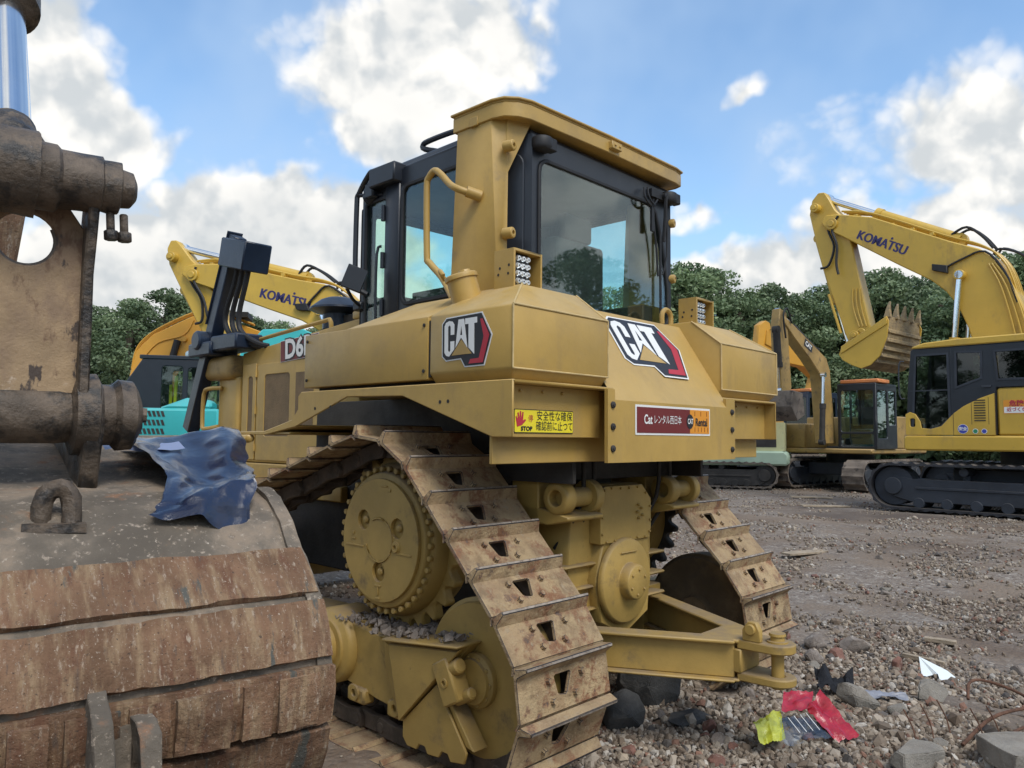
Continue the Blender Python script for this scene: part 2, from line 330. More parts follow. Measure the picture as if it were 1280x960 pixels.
def cat_logo(m, O, ex, ey, h, back=True, sx=1.0):
    """the maker's emblem: letters over a grey-black block with a red half hexagon"""
    S = lambda P: [(x*h*sx, y*h) for x, y in P]
    dark = [(-.07, .03), (-.07, .93), (.06, 1.07), (1.20, 1.09), (1.50, .47), (1.27, -.30), (.68, -.30), (.55, -.07), (.05, -.09)]
    m.mat('white').flat(S(offset_poly(dark[::-1], -.035)), O, ex, ey, .000)
    m.mat('ink').flat(S(dark[::-1]), O, ex, ey, .0018)
    m.mat('red').flat(S([(1.17, .93), (1.24, .93), (1.45, .47), (1.25, -.25), (.80, -.25), (.86, -.13), (1.13, -.12), (1.28, .45)]), O, ex, ey, .0035)
    # letters
    C = [(.16, 0), (.06, .03), (0, .12), (0, .86), (.05, .96), (.16, 1), (.27, .97), (.33, .88), (.33, .60), (.21, .60), (.21, .83), (.165, .88), (.12, .83), (.12, .17), (.165, .12), (.20, .17), (.20, .42), (.33, .42), (.33, .19)]
    m.mat('white').flat(S(C), O, ex, ey, .0035)
    A = [(.37, .22), (.47, 1), (.65, 1), (.76, .20), (.56, .49)]
    m.flat(S(A), O, ex, ey, .0035, holes=[S([(.525, .56), (.56, .85), (.595, .56)])])
    T = [(.69, 1), (1.07, 1), (1.07, .84), (.98, .84), (.98, .0), (.86, .13), (.80, .19), (.80, .84), (.69, .84)]
    m.flat(S(T), O, ex, ey, .0035)
    m.mat('cat').flat(S([(.24, .02), (.90, .02), (.56, .44)]), O, ex, ey, .0035)

def make_shoe_mesh(p=.2225, w=.61):
    m = M(); hw = w/2; hp = p/2
    hole = [(-.036, -.040), (-.028, -.046), (.066, -.046), (.074, -.040), (.057, .028), (.048, .036), (.008, .044), (-.001, .038)]
    m.mat('shoe').prism([(-hw, -hp+.012), (hw, -hp+.012), (hw, hp-.01), (-hw, hp-.01)], 0, .016, 'z', holes=[hole])
    # curled trailing lip
    m.loft([[(-hw, hp-.012, .014), (-hw, hp-.012, .0), (-hw, hp+.012, -.022), (-hw, hp+.018, -.010)], [(hw, hp-.012, .014), (hw, hp-.012, .0), (hw, hp+.012, -.022), (hw, hp+.018, -.010)]])
    # grouser bar, ends cut back
    m.loft([[(-hw, -hp+.050, .012), (-hw, -hp-.002, .012), (-hw+.0, -hp-.002, .022), (-hw, -hp+.030, .022)], [(-hw+.012, -hp+.044, .012), (-hw+.010, -hp-.004, .012), (-hw+.010, -hp-.005, .064), (-hw+.014, -hp+.010, .066)], [(hw-.012, -hp+.044, .012), (hw-.010, -hp-.004, .012), (hw-.010, -hp-.005, .064), (hw-.014, -hp+.010, .066)], [(hw, -hp+.050, .012), (hw, -hp-.002, .012), (hw, -hp-.002, .022), (hw, -hp+.030, .022)]])
    for x, y in ((-.105, -.030), (.115, -.030), (-.052, .048), (.098, .055)):
        m.cyl((x, y, .012), (x, y, .034), .016, .014, 7)
    m.mat('shoe_edge').box(-hw+.014, hw-.014, -hp-.004, -hp+.009, .0645, .0680)
    ob = m.build('track_shoe', None, bevel=.0025, sharp=30)
    return ob

def make_track(root, side, shoe_src, first):
    """side -1 = the machine's left"""
    cx = .99*side
    circles = [(.50, .43, .45), (3.30, .43, .45), (1.18, 1.01, .535)]
    path = hull_path(circles)
    path = path[::-1]           # now clockwise: over the sprocket, down the rear, forward on the ground... reversed below
    N = 40
    pts, tot = sample(path[::-1], N, .045)
    ch = M(); inner = [(c[0], c[1], c[2]-.06) for c in circles]
    pin, _ = sample(hull_path(inner), N, .045*(1-.05))
    for i in range(N):
        a = Vector(pin[i]); b = Vector(pin[(i+1) % N]); t = (b-a); Ln = t.length; t.normalize(); nn = Vector((t.y, -t.x))
        for sx in (-.085, .085):
            q = [a-t*.035+nn*.045, b+t*.01+nn*.045, b+t*.035-nn*.02, b+t*.01-nn*.05, a+t*Ln*.5-nn*.035, a-t*.01-nn*.05, a-t*.04-nn*.02]
            off = .012*(1 if i % 2 else -1)*(1 if sx > 0 else -1)
            ch.prism([tuple(k) for k in q], cx+sx-.018+off, cx+sx+.018+off, 'x')
        ch.cyl((cx-.12, a.x, a.y), (cx+.12, a.x, a.y), .028, None, 12)
    chain = ch.build('track_chain', 'link', root, bevel=.004)
    for i in range(N):
        a = Vector(pts[i]); b = Vector(pts[(i+1) % N]); mid = (a+b)/2; t = (b-a).normalized(); n = Vector((t.y, -t.x))
        o = shoe_src if (first and i == 0) else shoe_src.copy()
        if o is not shoe_src: col.objects.link(o)
        o.parent = chain
        # travel is counter-clockwise; ridge must sit at the upper edge on the rear slope
        X = Vector((1, 0, 0)); Y = Vector((0, t.x, t.y)); Z = Vector((0, n.x, n.y))
        Y2 = Y; X2 = Y2.cross(Z)
        mt = Matrix((X2, Y2, Z)).transposed().to_4x4(); mt.translation = Vector((cx, mid.x, mid.y))
        o.matrix_local = mt
    # sprocket with teeth
    s = M(); pr = []
    T = 25
    for i in range(T*4):
        a = 2*PI*i/(T*4); k = i % 4; rr = (.485, .485, .425, .425)[k]; pr.append((1.18+rr*math.cos(a), 1.01+rr*math.sin(a)))
    s.prism(pr, cx-.03, cx+.03, 'x'); sp = s.build('sprocket', 'catlow' if side < 0 else 'dark', root, bevel=.008)
    # final drive
    f = M(); d = (side, 0, 0); b0 = Vector((cx-.16*side, 1.18, 1.01))
    f.lathe(b0, d, [(0, .30), (.02, .395), (.13, .405), (.22, .40), (.255, .385), (.27, .375), (.27, .355), (.285, .352), (.30, .345), (.30, .01)], 64)
    for k in range(38):
        a = 2*PI*k/38; c = b0+Vector((side*.268, math.cos(a)*.368, math.sin(a)*.368)); f.cyl(c, c+Vector((side*.026, 0, 0)), .0165, None, 6)
    fd = f.build('final_drive', 'catlow', root, bevel=.003)
    c = M(); hol = [circ(1.18+.165*math.cos(R(a)), 1.01+.165*math.sin(R(a)), .052, 18) for a in (35, 155, 270)]
    x0, x1 = sorted((b0.x+side*.302, b0.x+side*.322))
    c.prism(circ(1.18, 1.01, .318, 64), x0, x1, 'x', holes=hol)
    for a in (35, 155, 270):
        p = Vector((b0.x+side*.302, 1.18+.165*math.cos(R(a)), 1.01+.165*math.sin(R(a)))); c.cyl(p, p+Vector((side*.014, 0, 0)), .022, .017, 12)
    for k in range(22):      # cast half ring
        a0 = R(60+k*13); a1 = R(60+(k+1)*13); q = [(1.18+r_*math.cos(a), 1.01+r_*math.sin(a)) for r_, a in ((.107, a0), (.118, a0), (.118, a1), (.107, a1))]
        xa, xb = sorted((b0.x+side*.321, b0.x+side*.328)); c.prism(q, xa, xb, 'x')
    for y_, z_, w_, h_ in ((1.39, .965, .16, .010), (1.40, 1.0, .035, .010), (1.405, 1.03, .02, .02), (.975, .955, .13, .010), (1.18, .75, .012, .05), (1.18, .775, .05, .010), (1.18, .71, .04, .010), (1.145, 1.29, .06, .010), (1.10, 1.27, .03, .018)):
        xa, xb = sorted((b0.x+side*.3215, b0.x+side*.327)); c.box(xa, xb, y_-w_/2, y_+w_/2, z_-h_/2, z_+h_/2)
    p = Vector((b0.x+side*.322, 1.035, .985)); c.lathe(p, d, [(0, .034), (.004, .034), (.004, .026), (.012, .026), (.012, .012), (.002, .011)], 18)
    c.build('drain_plug_cover', 'catlow', fd, bevel=.002)
    # idlers
    for cy in (.50, 3.30):
        i_ = M(); i_.lathe((cx-.10, cy, .43), (1, 0, 0), [(0, .335), (.005, .35), (.03, .352), (.035, .365), (.165, .365), (.17, .352), (.195, .35), (.2, .335), (.185, .325), (.15, .16), (.17, .13), (.17, .01)], 56) if False else i_.lathe((cx-.09, cy, .43), (1, 0, 0), [(0, .33), (.0, .345), (.02, .352), (.03, .37), (.15, .37), (.16, .352), (.18, .345), (.18, .33), (.155, .315), (.145, .18), (.16, .12), (.18, .11), (.18, .005)], 56)
        for x_ in (-.001,):
            i_.lathe((cx-.089, cy, .43), (-1, 0, 0), [(0, .33), (-.025, .315), (-.035, .18), (-.02, .12), (0.02, .11), (.05, .10), (.05, .005)], 56)
        i_.build('idler', 'catlow' if side < 0 else 'idlerdirty', root, bevel=0)
    ox = side  # outward
    def X(a): return cx+ox*a
    def bx(m, a0, a1, *r): x0, x1 = sorted((X(a0), X(a1))); m.box(x0, x1, *r)
    def pz(m, pts, a0, a1, **k): x0, x1 = sorted((X(a0), X(a1))); m.prism(pts, x0, x1, 'x', **k)
    # idler bearing cap with bolts
    b = M(); b.lathe((X(.088), .50, .43), (ox, 0, 0), [(0, .125), (.03, .125), (.04, .10), (.05, .10), (.05, .01)], 28)
    for k in range(10):
        a = 2*PI*k/10; c_ = Vector((X(.115), .50+.105*math.cos(a), .43+.105*math.sin(a))); b.cyl(c_, c_+Vector((ox*.014, 0, 0)), .012, None, 6)
    bc = b.build('bearing_cap', 'catlow', root, bevel=.002)
    b = M(); rot = Matrix.Translation((0, .575, .43)) @ Matrix.Rotation(R(-28), 4, 'X')
    x0, x1 = sorted((X(.14), X(.235))); b.box(x0, x1, -.055, .055, -.10, .10, rot); b.cyl(rot @ Vector((X(.175), .02, -.085)), rot @ Vector((X(.175), -.10, -.085)), .028, None, 14); b.cyl(rot @ Vector((X(.195), .03, .045)), rot @ Vector((X(.195), -.10, .045)), .036, None, 14)
    b.lathe(rot @ Vector((X(.235), 0, .0)), (ox, 0, 0), [(0, .022), (.006, .022), (.006, .012), (-.01, .012)], 12)
    b.build('bearing_block', 'catlow', root, bevel=.008)
    # roller frame: tapered arm with a folded face, recoil cylinder, round boss
    fr = M()
    top = [(.47, .60), (1.165, .51), (1.30, .56), (1.62, .55), (3.0, .53), (3.0, .27), (1.75, .27), (1.30, .215), (.90, .178), (.68, .40)]
    pz(fr, [(1.30, .56), (3.0, .54), (3.0, .27), (1.75, .27), (1.30, .215)], -.10, .115)
    # folded outer plates
    A_ = (X(.155), 1.165, .505); B_ = (X(.155), .47, .60); C_ = (X(.235), 1.03, .50); D_ = (X(.235), .47, .57); E_ = (X(.235), .905, .175); F_ = (X(.155), 1.45, .25); G_ = (X(.155), 1.165, .24); H_ = (X(.235), .69, .38)
    inn = X(.06)
    fr.prism([(.49, .60), (1.17, .525), (1.45, .55), (1.45, .24), (1.17, .20), (.905, .178), (.66, .42)], *sorted((X(.05), X(.16))), 'x')
    fr.loft([[(X(.158), 1.04, .535), (X(.158), .50, .60), (X(.158), .69, .40), (X(.158), .915, .185)], [(X(.225), 1.00, .525), (X(.225), .49, .585), (X(.225), .69, .385), (X(.225), .905, .178)]])
    fr.mesh([(X(.158), 1.17, .52), (X(.225), 1.0, .525), (X(.225), .905, .178), (X(.158), 1.0, .178), (X(.158), 1.04, .30)], [(0, 1, 2, 3)])
    # flange on the top edge, dusty
    fr.loft([[(X(.0), .48, .598), (X(.25), .48, .598), (X(.25), .48, .612), (X(.0), .48, .612)], [(X(.0), 1.05, .535), (X(.25), 1.03, .535), (X(.25), 1.03, .549), (X(.0), 1.05, .549)]])
    frm = fr.build('roller_frame', 'catlow', root, bevel=.006)
    rc = M(); rc.lathe((X(.0), 1.55, .41), (ox, 0, 0), [(0, .20), (.18, .20), (.205, .185), (.215, .15), (.23, .15)], 40); rc.lathe((X(.22), 1.565, .41), (ox, 0, 0), [(0, .125), (.05, .125), (.06, .115), (.06, .09), (.13, .085), (.14, .075), (.14, .01)], 28)
    for k in range(12):
        a = 2*PI*k/12; c_ = Vector((X(.275), 1.565+.105*math.cos(a), .41+.105*math.sin(a))); rc.cyl(c_, c_+Vector((ox*.018, 0, 0)), .013, None, 6)
    rc.build('trunnion', 'catlow', root, bevel=.003)
    pa = M(); pa.tube([(X(.31), 1.56, .41), (X(.42), 1.9, .42), (X(.46), 3.0, .43), (X(.46), 4.6, .40)], .085, 12); pa.build('push_arm', 'catlow', root)
    # lower guard
    g = M(); pz(g, [(.905, .175), (.66, .40), (.455, .14), (.47, .09), (.56, .075), (.58, .105), (.62, .105), (.64, .072), (.72, .065), (.74, .095), (.78, .095), (.80, .065), (.87, .065), (.905, .10)], .19, .205)
    g.loft([[(X(.19), .665, .405), (X(.19), .60, .36), (X(.10), .60, .36), (X(.10), .665, .405)], [(X(.19), .475, .16), (X(.19), .42, .15), (X(.10), .42, .15), (X(.10), .475, .16)]])
    g.build('track_guide_guard', 'catlow', root, bevel=.004)
    for k, cy in enumerate((.98, 1.32, 1.66, 2.0, 2.35, 2.70)):
        ro = M(); ro.lathe((cx-.13, cy, .235), (1, 0, 0), [(0, .07), (.01, .11), (.03, .115), (.05, .085), (.20, .085), (.22, .115), (.25, .11), (.26, .07), (.28, .05), (.28, .01)], 28)
        ro.build('track_roller', 'dark', root)
        rb = M(); bx(rb, .11, .19, cy-.075, cy+.075, .155, .235); rb.lathe((X(.19), cy, .21), (ox, 0, 0), [(0, .04), (.012, .04), (.012, .02), (.0, .018)], 14)
        rb.build('roller_cap', 'catlow', root, bevel=.012)

def make_dozer():
    root = thing('bulldozer', 'large tan yellow crawler bulldozer with a black cab and big CAT emblems, parked in front', 'bulldozer', (.9612, 4.0820, 0), R(46.7))
    shoe = make_shoe_mesh()
    make_track(root, -1, shoe, True); make_track(root, 1, shoe, False)
    # ---- chassis
    m = M(); m.box(-.50, .50, .9, 4.0, .62, 1.32); m.box(-.62, .62, .75, 1.9, 1.30, 1.44); m.box(-.70, -.50, 1.05, 1.35, .88, 1.14); m.box(.50, .70, 1.05, 1.35, .88, 1.14)
    m.box(-.86, .86, 1.05, 1.20, .62, .80)
    m.build('main_frame', 'dark', root, bevel=.01)
    m = M(); m.box(-.6, .6, .50, .95, 1.32, 1.46); m.box(-.18, .10, .60, .75, 1.25, 1.34)
    for x in (-.40, -.31, .33, .45): m.tube([(x, .42, 1.44), (x+.03, .46, 1.2), (x-.02, .6, .95)], .014, 6)
    m.build('hydraulic_lines', 'dark', root, bevel=.005)
    # ---- transmission case
    m = M(); m.prism([(-.30, .60), (-.44, .78), (-.40, 1.24), (-.24, 1.29), (.22, 1.29), (.36, 1.2), (.36, .78), (.24, .58)], .50, 1.0, 'y')
    m.prism([(-.20, .99), (-.26, .78), (-.22, .55), (.0, .45), (.24, .55), (.27, .8), (.24, .99)], .44, .58, 'y')
    for z_ in (.62, .74, .86): m.box(-.50, -.16, .46, .56, z_, z_+.018); m.box(.20, .46, .46, .56, z_, z_+.018)
    m.build('transmission_case', 'catlow', root, bevel=.012)
    m = M(); m.lathe((-.03, .43, .762), (0, -1, 0), [(0, .235), (.02, .235), (.035, .225), (.045, .10), (.075, .098), (.10, .094), (.105, .085), (.105, .01)], 48)
    for k in range(6):
        a = 2*PI*k/6+.4; m.cyl((-.03+.068*math.cos(a), .328, .762+.068*math.sin(a)), (-.03+.068*math.cos(a), .316, .762+.068*math.sin(a)), .008, None, 6)
    m.box(-.11, .04, .378, .386, .917, .924); m.build('round_cover', 'catlow', root, bevel=.003)
    m = M(); pc = [(-.244, .974), (.235, .974), (.25, 1.03), (.25, 1.20), (.16, 1.285), (-.20, 1.285), (-.244, 1.26)]
    m.prism(pc, .425, .50, 'y')
    for a, b in zip(pc, pc[1:]+pc[:1]):
        L_ = (Vector(b)-Vector(a)).length; k = max(1, int(L_/.075))
        for i in range(k):
            q = Vector(a).lerp(Vector(b), (i+.5)/k); c_ = Vector((.003, 1.13)); q = q+(c_-q).normalized()*.016; m.cyl((q.x, .426, q.y), (q.x, .414, q.y), .008, None, 6)
    for q in ((.10, 1.13), (.14, 1.15), (.11, 1.17), (.15, 1.11), (.115, 1.095)): m.cyl((q[0], .426, q[1]), (q[0], .405, q[1]), .009, None, 6)
    m.build('cover_plate', 'catlow', root, bevel=.003)
    # ---- round lugs on each side of the case
    for sx in (-1, 1):
        x = sx*.50
        m = M(); m.lathe((x-.05, .44, 1.24), (-1, 0, 0), [(-.02, .085), (.05, .085), (.06, .075), (.06, .042), (-.01, .042)], 28); m.cyl((x-.05, .44, 1.24), (x+.17, .44, 1.24), .052, None, 20); m.lathe((x+.17, .44, 1.24), (1, 0, 0), [(-.03, .088), (.03, .088), (.04, .075), (.04, .01)], 28)
        m.prism([(.36, 1.13), (.36, 1.15), (.52, 1.18), (.70, 1.2), (.70, 1.12), (.5, 1.10)], x-.10, x+.2, 'x'); m.box(x-.10, x+.2, .56, .75, 1.10, 1.34)
        m.build('mounting_lug', 'catlow', root, bevel=.006)
    # ---- drawbar frame
    m = M()
    for sx in (-1, 1):
        o = (sx*.085, -.27); i_ = (sx*.62, .72)
        d = Vector((i_[0]-o[0], i_[1]-o[1])).normalized(); n = Vector((-d.y, d.x))
        def q(p, w): return [(p[0]+n.x*w, p[1]+n.y*w), (p[0]-n.x*w, p[1]-n.y*w)]
        a = q(o, .014); b = q(i_, .014)
        m.prism([a[0], a[1], b[1], b[0]], .392, .56, 'z')
        a = q(o, .055); b = q(i_, .055)
        m.prism([a[0], a[1], b[1], b[0]], .56, .578, 'z'); m.prism([a[0], a[1], b[1], b[0]], .378, .392, 'z')
        m.box(sx*.62-.10, sx*.62+.10, .66, .95, .33, .62)
    m.prism([(-.16, -.10), (.16, -.10), (.105, -.30), (-.105, -.30)], .5602, .579, 'z'); m.prism([(-.16, -.10), (.16, -.10), (.105, -.30), (-.105, -.30)], .377, .3918, 'z')
    jaw = [(-.095, -.285), (-.085, -.45)]+[(.085*math.cos(R(a)), -.45+.085*math.sin(R(a))) for a in range(195, 346, 15)]+[(.085, -.45), (.095, -.285)]
    hole = circ(0, -.45, .033, 16)
    m.prism(jaw, .533, .577, 'z', holes=[hole]); m.prism(jaw, .382, .420, 'z', holes=[hole]); m.box(-.10, .10, -.31, -.255, .42, .533)
    m.build('drawbar', 'catlow', root, bevel=.006)
    m = M(); m.cyl((0, -.45, .36), (0, -.45, .60), .030, None, 20); m.lathe((0, -.45, .577), ZO, [(0, .050), (.008, .050), (.010, .034), (.028, .032), (.032, .040), (.044, .038), (.044, .01)], 20); m.build('drawbar_pin', 'catlow', root)
    m = M(); m.prism([(-.40, .577), (-.31, .577), (-.31, .63), (-.34, .67), (-.38, .67), (-.40, .63)], -.085, -.05, 'x'); m.cyl((-.10, -.355, .635), (-.035, -.355, .635), .026, None, 16); m.build('pin_lock', 'catlow', root, bevel=.004)
    # ---- fenders, left and right
    for sx in (-1, 1):
        k = 1 if sx < 0 else 1
        m = M()
        def X(v): return -v*1.0 if sx > 0 else v
        def bx(a, b, *r): x0, x1 = sorted((X(a), X(b))); m.box(x0, x1, *r)
        skirt = [(.115, 1.797), (.115, 1.55), (.235, 1.55), (.853, 1.746), (1.316, 1.756), (1.82, 1.60), (2.155, 1.552), (2.6, 1.555), (2.6, 1.570), (2.17, 1.575), (1.86, 1.64), (1.80, 1.70), (1.80, 1.775), (1.77, 1.797)]
        x0, x1 = sorted((X(-1.275), X(-1.262))); m.prism(skirt, x0, x1, 'x')
        bx(-1.262, -.55, .115, 1.78, 1.783, 1.797)
        bx(-1.262, -.55, 1.9, 2.6, 1.555, 1.570); x0, x1 = sorted((X(-1.262), X(-.55)))
        m.loft([[(x0, 1.80, 1.60), (x1, 1.80, 1.60), (x1, 1.80, 1.612), (x0, 1.80, 1.612)], [(x0, 2.16, 1.552), (x1, 2.16, 1.552), (x1, 2.16, 1.566), (x0, 2.16, 1.566)]])
        for y_, z_ in ((1.62, 1.70), (1.47, 1.705), (.575, 1.71), (.52, 1.712)): m.mat('dark').cyl((X(-1.2755), y_, z_), (X(-1.2765), y_, z_), .009, None, 10); m.mat('cat')
        m.build('fender', 'cat', root, bevel=.004)
        m = M().mat('cat'); bx(-1.262, -.565, .19, .205, 1.55, 1.783); bx(-.58, -.565, .205, .25, 1.55, 1.783)
        bx(-1.262, -.43, .25, .265, 1.432, 1.783)
        for x_ in (-1.15, -1.0, -.86): m.cyl((X(x_), .19, 1.755), (X(x_), .180, 1.755), .008, None, 8)
        m.build('fender_panel', 'cat', root, bevel=.003)
        m = M(); bx(-.64, -.61, .3, 2.6, 1.32, 1.78); bx(-1.25, -.62, .34, .36, 1.44, 1.78) if False else None
        m.build('inner_guard', 'dark', root, bevel=.004)
        # tanks: rear section, forward section
        def loft(levels):
            m.loft([[(X(r0), u0, z), (X(r1), u0, z), (X(r1), u1, z), (X(r0), u1, z)] for (r0, r1, u0, u1, z) in levels])
        if sx < 0: rin = -.592; rout = -1.27; ap = -1.0
        else: rin = -.545; rout = -1.30; ap = -1.03
        m = M(); loft([(rout+.05, rin, .17, .66, 1.785), (rout, rin, .12, .66, 1.845), (rout, rin, .12, .66, 2.12), (ap, rin, .32, .66, 2.272)])
        tank = m.build('fuel_tank' if sx < 0 else 'hydraulic_tank', 'cat', root, bevel=.009, seg=2)
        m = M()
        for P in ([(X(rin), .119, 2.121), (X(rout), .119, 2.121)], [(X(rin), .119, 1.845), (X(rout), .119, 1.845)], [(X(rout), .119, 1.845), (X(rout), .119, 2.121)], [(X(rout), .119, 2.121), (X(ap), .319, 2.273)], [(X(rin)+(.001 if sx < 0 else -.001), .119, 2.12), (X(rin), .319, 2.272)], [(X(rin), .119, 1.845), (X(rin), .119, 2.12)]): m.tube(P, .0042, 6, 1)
        m.build('edge_highlight', 'catglint', tank)  # thin pale tubes that paint highlight lines along the tank edges
        m = M(); loft([(rout, rin, .676, 1.75, 1.818), (rout, rin, .676, 1.75, 2.118)]); loft([(rout+.001, rin, .676, 1.36, 2.117), (ap, rin, .676, 1.10, 2.262)])
        tb = m.build('tool_box', 'cat', root, bevel=.007, seg=2)
        m = M()
        for z_ in (1.86, 2.08): m.cyl((X(rout)-sx*-.001, .70, z_), (X(rout-.006), .70, z_), .009, None, 6); m.cyl((X(rout), 1.72, z_), (X(rout-.006), 1.72, z_), .009, None, 6)
        m.build('bolts', 'dark', tb)
        if sx < 0:
            m = M(); m.box(-1.262, -.60, .66, .68, 1.83, 2.10); m.box(-1.20, -.6, .3, 1.7, 1.797, 1.83); m.build('tank_gasket', 'dark', root)
    # ---- rear panel
    m = M(); m.box(-.65, .625, .078, .098, 1.432, 1.735)
    m.loft([[(-.595, .078, 1.735), (.52, .078, 1.735), (.52, .10, 1.735), (-.595, .10, 1.735)], [(-.595, .078, 1.80), (.52, .078, 1.775), (.52, .10, 1.775), (-.595, .10, 1.80)]]) if False else None
    m.box(.52, .625, .078, .098, 1.735, 1.785); m.box(-.65, -.592, .078, .098, 1.735, 1.785)
    m.mat('cat')
    # tilted plate above, with a three-cornered gusset on its right
    m.mesh([(-.60, .080, 1.735), (.285, .195, 1.900), (.545, .078, 1.735), (.552, .405, 2.243), (-.60, .410, 2.243), (-.60, .62, 2.275), (.60, .62, 2.275), (.22, .078, 1.735)], [(0, 7, 1), (0, 1, 3), (0, 3, 4), (7, 2, 1), (1, 2, 3), (4, 3, 6, 5)])
    m.mat('dark')
    for x, z in ((-.612, 1.71), (-.612, 1.605), (-.612, 1.50), (.585, 1.71), (.585, 1.605), (.585, 1.49)):
        m.lathe((x, .078, z), (0, -1, 0), [(0, .017), (.008, .016), (.010, .009), (.014, .008), (.014, .001)], 14)
    m.build('rear_panel', 'cat', root, bevel=0)
    m = M(); m.tube([(.50, .50, 2.27), (.50, .50, 2.33), (.53, .50, 2.36), (.57, .50, 2.36), (.60, .50, 2.33), (.60, .50, 2.27)], .016, 8); m.build('lifting_eye', 'cat', root)
    # rental sticker
    EX = (1, 0, 0); m = M().mat('white'); O = (-.052, .0765, 1.6435)
    m.flat(rrect(-.372, .372, -.076, .076, .003, 1), O, EX, ZO); m.mat('maroon').flat([(-.360, -.065), (.150, -.065), (.150, .065), (-.360, .065)], O, EX, ZO, .002); m.mat('orange').flat([(.151, -.065), (.362, -.065), (.362, .065), (.151, .065)], O, EX, ZO, .002)
    m.mat('white').text('Cat', .066, (-.052-.262, .0765, 1.645), EX, ZO, .0035, .0014, .78).text('\u30ec\u30f3\u30bf\u30eb\u897f\u65e5\u672c', .050, (-.052-.076, .0765, 1.645), EX, ZO, .0035, .0, .78)
    m.mat('ink').flat([(.150+.036*math.cos(t), .040*math.sin(t)) for t in [2*PI*i/20 for i in range(20)]], O, EX, ZO, .0035)
    m.mat('white').text('CAT', .040, (-.052+.150, .0765, 1.6435), EX, ZO, .005, .001, .72)
    m.mat('ink').text('Rental', .060, (-.052+.272, .0765, 1.640), EX, ZO, .0035, .0015, .86)
    m.mat('maroon')
    for i in range(5): m.flat([(.20+i*.035, -.056), (.203+i*.035, -.056), (.203+i*.035, -.030), (.20+i*.035, -.030)], O, EX, ZO, .0035)
    for i in range(3): m.flat([(.20+i*.065, .032), (.203+i*.065, .032), (.203+i*.065, .058), (.20+i*.065, .058)], O, EX, ZO, .0035)
    m.build('rental_sticker', None, root, merge=False)
    # stop sticker
    m = M(); O = (-.985, .188, 1.622)
    m.mat('ink').flat(rrect(-.205, .205, -.053, .053, .004, 1), O, EX, ZO); m.mat('ylw').flat(rrect(-.201, .201, -.049, .049, .003, 1), O, EX, ZO, .002)
    m.mat('red').flat([(x-.037, z*.86) for x, z in [(-.150, -.030), (-.118, -.020), (-.092, .004), (-.098, .010), (-.112, .002), (-.108, .045), (-.116, .046), (-.122, .010), (-.124, .050), (-.132, .050), (-.134, .012), (-.140, .044), (-.148, .042), (-.146, .006), (-.155, .026), (-.160, .022)]][::-1], O, EX, ZO, .0035)
    m.text('\u505c', .034, (-.985-.098, .188, 1.632), EX, ZO, .0035, .0)
    m.mat('ink').text('STOP', .026, (-.985-.125, .188, 1.622-.034), EX, ZO, .0035, .0012, 1.2)
    m.text('\u5b89\u5168\u6027\u306a\u78ba\u4fdd', .046, (-.985+.068, .188, 1.645), EX, ZO, .0035, .0, .92); m.text('\u78ba\u8a8d\u524d\u306b\u6b62\u3064\u3066', .046, (-.985+.068, .188, 1.599), EX, ZO, .0035, .0, .82)
    m.build('warning_sticker', None, root, merge=False)
    # emblems
    m = M(); cat_logo(m, (-1.2715, .549, 1.916), (0, -1, 0.012), ZO, .165, sx=1.22); m.build('emblem_side', None, root, merge=False).name = 'emblem'
    n_ = Vector((0, -.508, .33)).normalized(); ey = Vector((0, .33, .508)).normalized()
    m = M(); cat_logo(m, Vector((-.255, .228, 1.964))+n_*.003, (1, 0, 0), ey, .272, sx=1.48); m.build('emblem', None, root, merge=False)
    # ---- filler neck
    m = M(); d = Vector((-.22, .16, .96)).normalized(); b0 = Vector((-1.055, .615, 2.17)); m.lathe(b0, d, [(0, .10), (.03, .088), (.045, .075), (.155, .075)], 32); m.build('filler_neck', 'cat', root)
    m = M(); t0 = b0+d*.155; m.lathe(t0, d, [(0, .083), (.020, .083), (.026, .075), (.030, .01)], 32); m.cyl(t0+d*.028+Vector((.035, 0, 0)), t0+d*.055+Vector((.035, 0, 0)), .034, .030, 8); m.tube([t0+d*.03+Vector((-.03, .09, 0)), t0+d*.05+Vector((-.02, .12, .01)), t0+d*.02+Vector((.02, .14, 0))], .012, 6); m.build('filler_cap', 'cat', root, bevel=.004)
    # tan grab rail
    m = M(); m.tube([(-.80, .81, 2.842), (-.90, .87, 2.868), (-.90, .948, 2.915), (-.90, 1.02, 2.985), (-.90, 1.075, 3.02), (-.90, 1.125, 2.99), (-.90, 1.14, 2.93), (-.90, 1.13, 2.56), (-.90, 1.11, 2.51), (-.90, 1.0, 2.41), (-.93, .88, 2.28)], .019, 10, 3); m.cyl((-.80, .81, 2.842), (-.87, .85, 2.862), .03, None, 14); m.build('grab_rail', 'cat', root)
    # ---- roll-over frame
    post = M()
    post.loft([[(-.80, 1.05, 2.25), (-.80, .675, 2.25), (-.755, .655, 2.25), (-.755, .95, 2.25)], [(-.80, 1.0, 3.325), (-.80, .745, 3.325), (-.72, .68, 3.325), (-.72, .95, 3.325)]])
    post.loft([[(-.74, .675, 2.95), (-.735, .68, 2.95), (-.735, .95, 2.95), (-.74, .95, 2.95)], [(-.74, .675, 3.30), (-.58, .62, 3.30), (-.58, .95, 3.30), (-.74, .95, 3.30)]])
    for z_ in (2.62, 3.09): post.lathe((-.765, .67, z_), (.25, -1, 0), [(0, .030), (.055, .030), (.06, .026), (.06, .013), (.02, .012)], 18)
    post.box(-.83, -.70, .60, 1.0, 2.262, 2.30); post.box(-.815, -.80, .83, .89, 3.24, 3.29)
    post.build('roll_over_post', 'cat', root, bevel=.006)
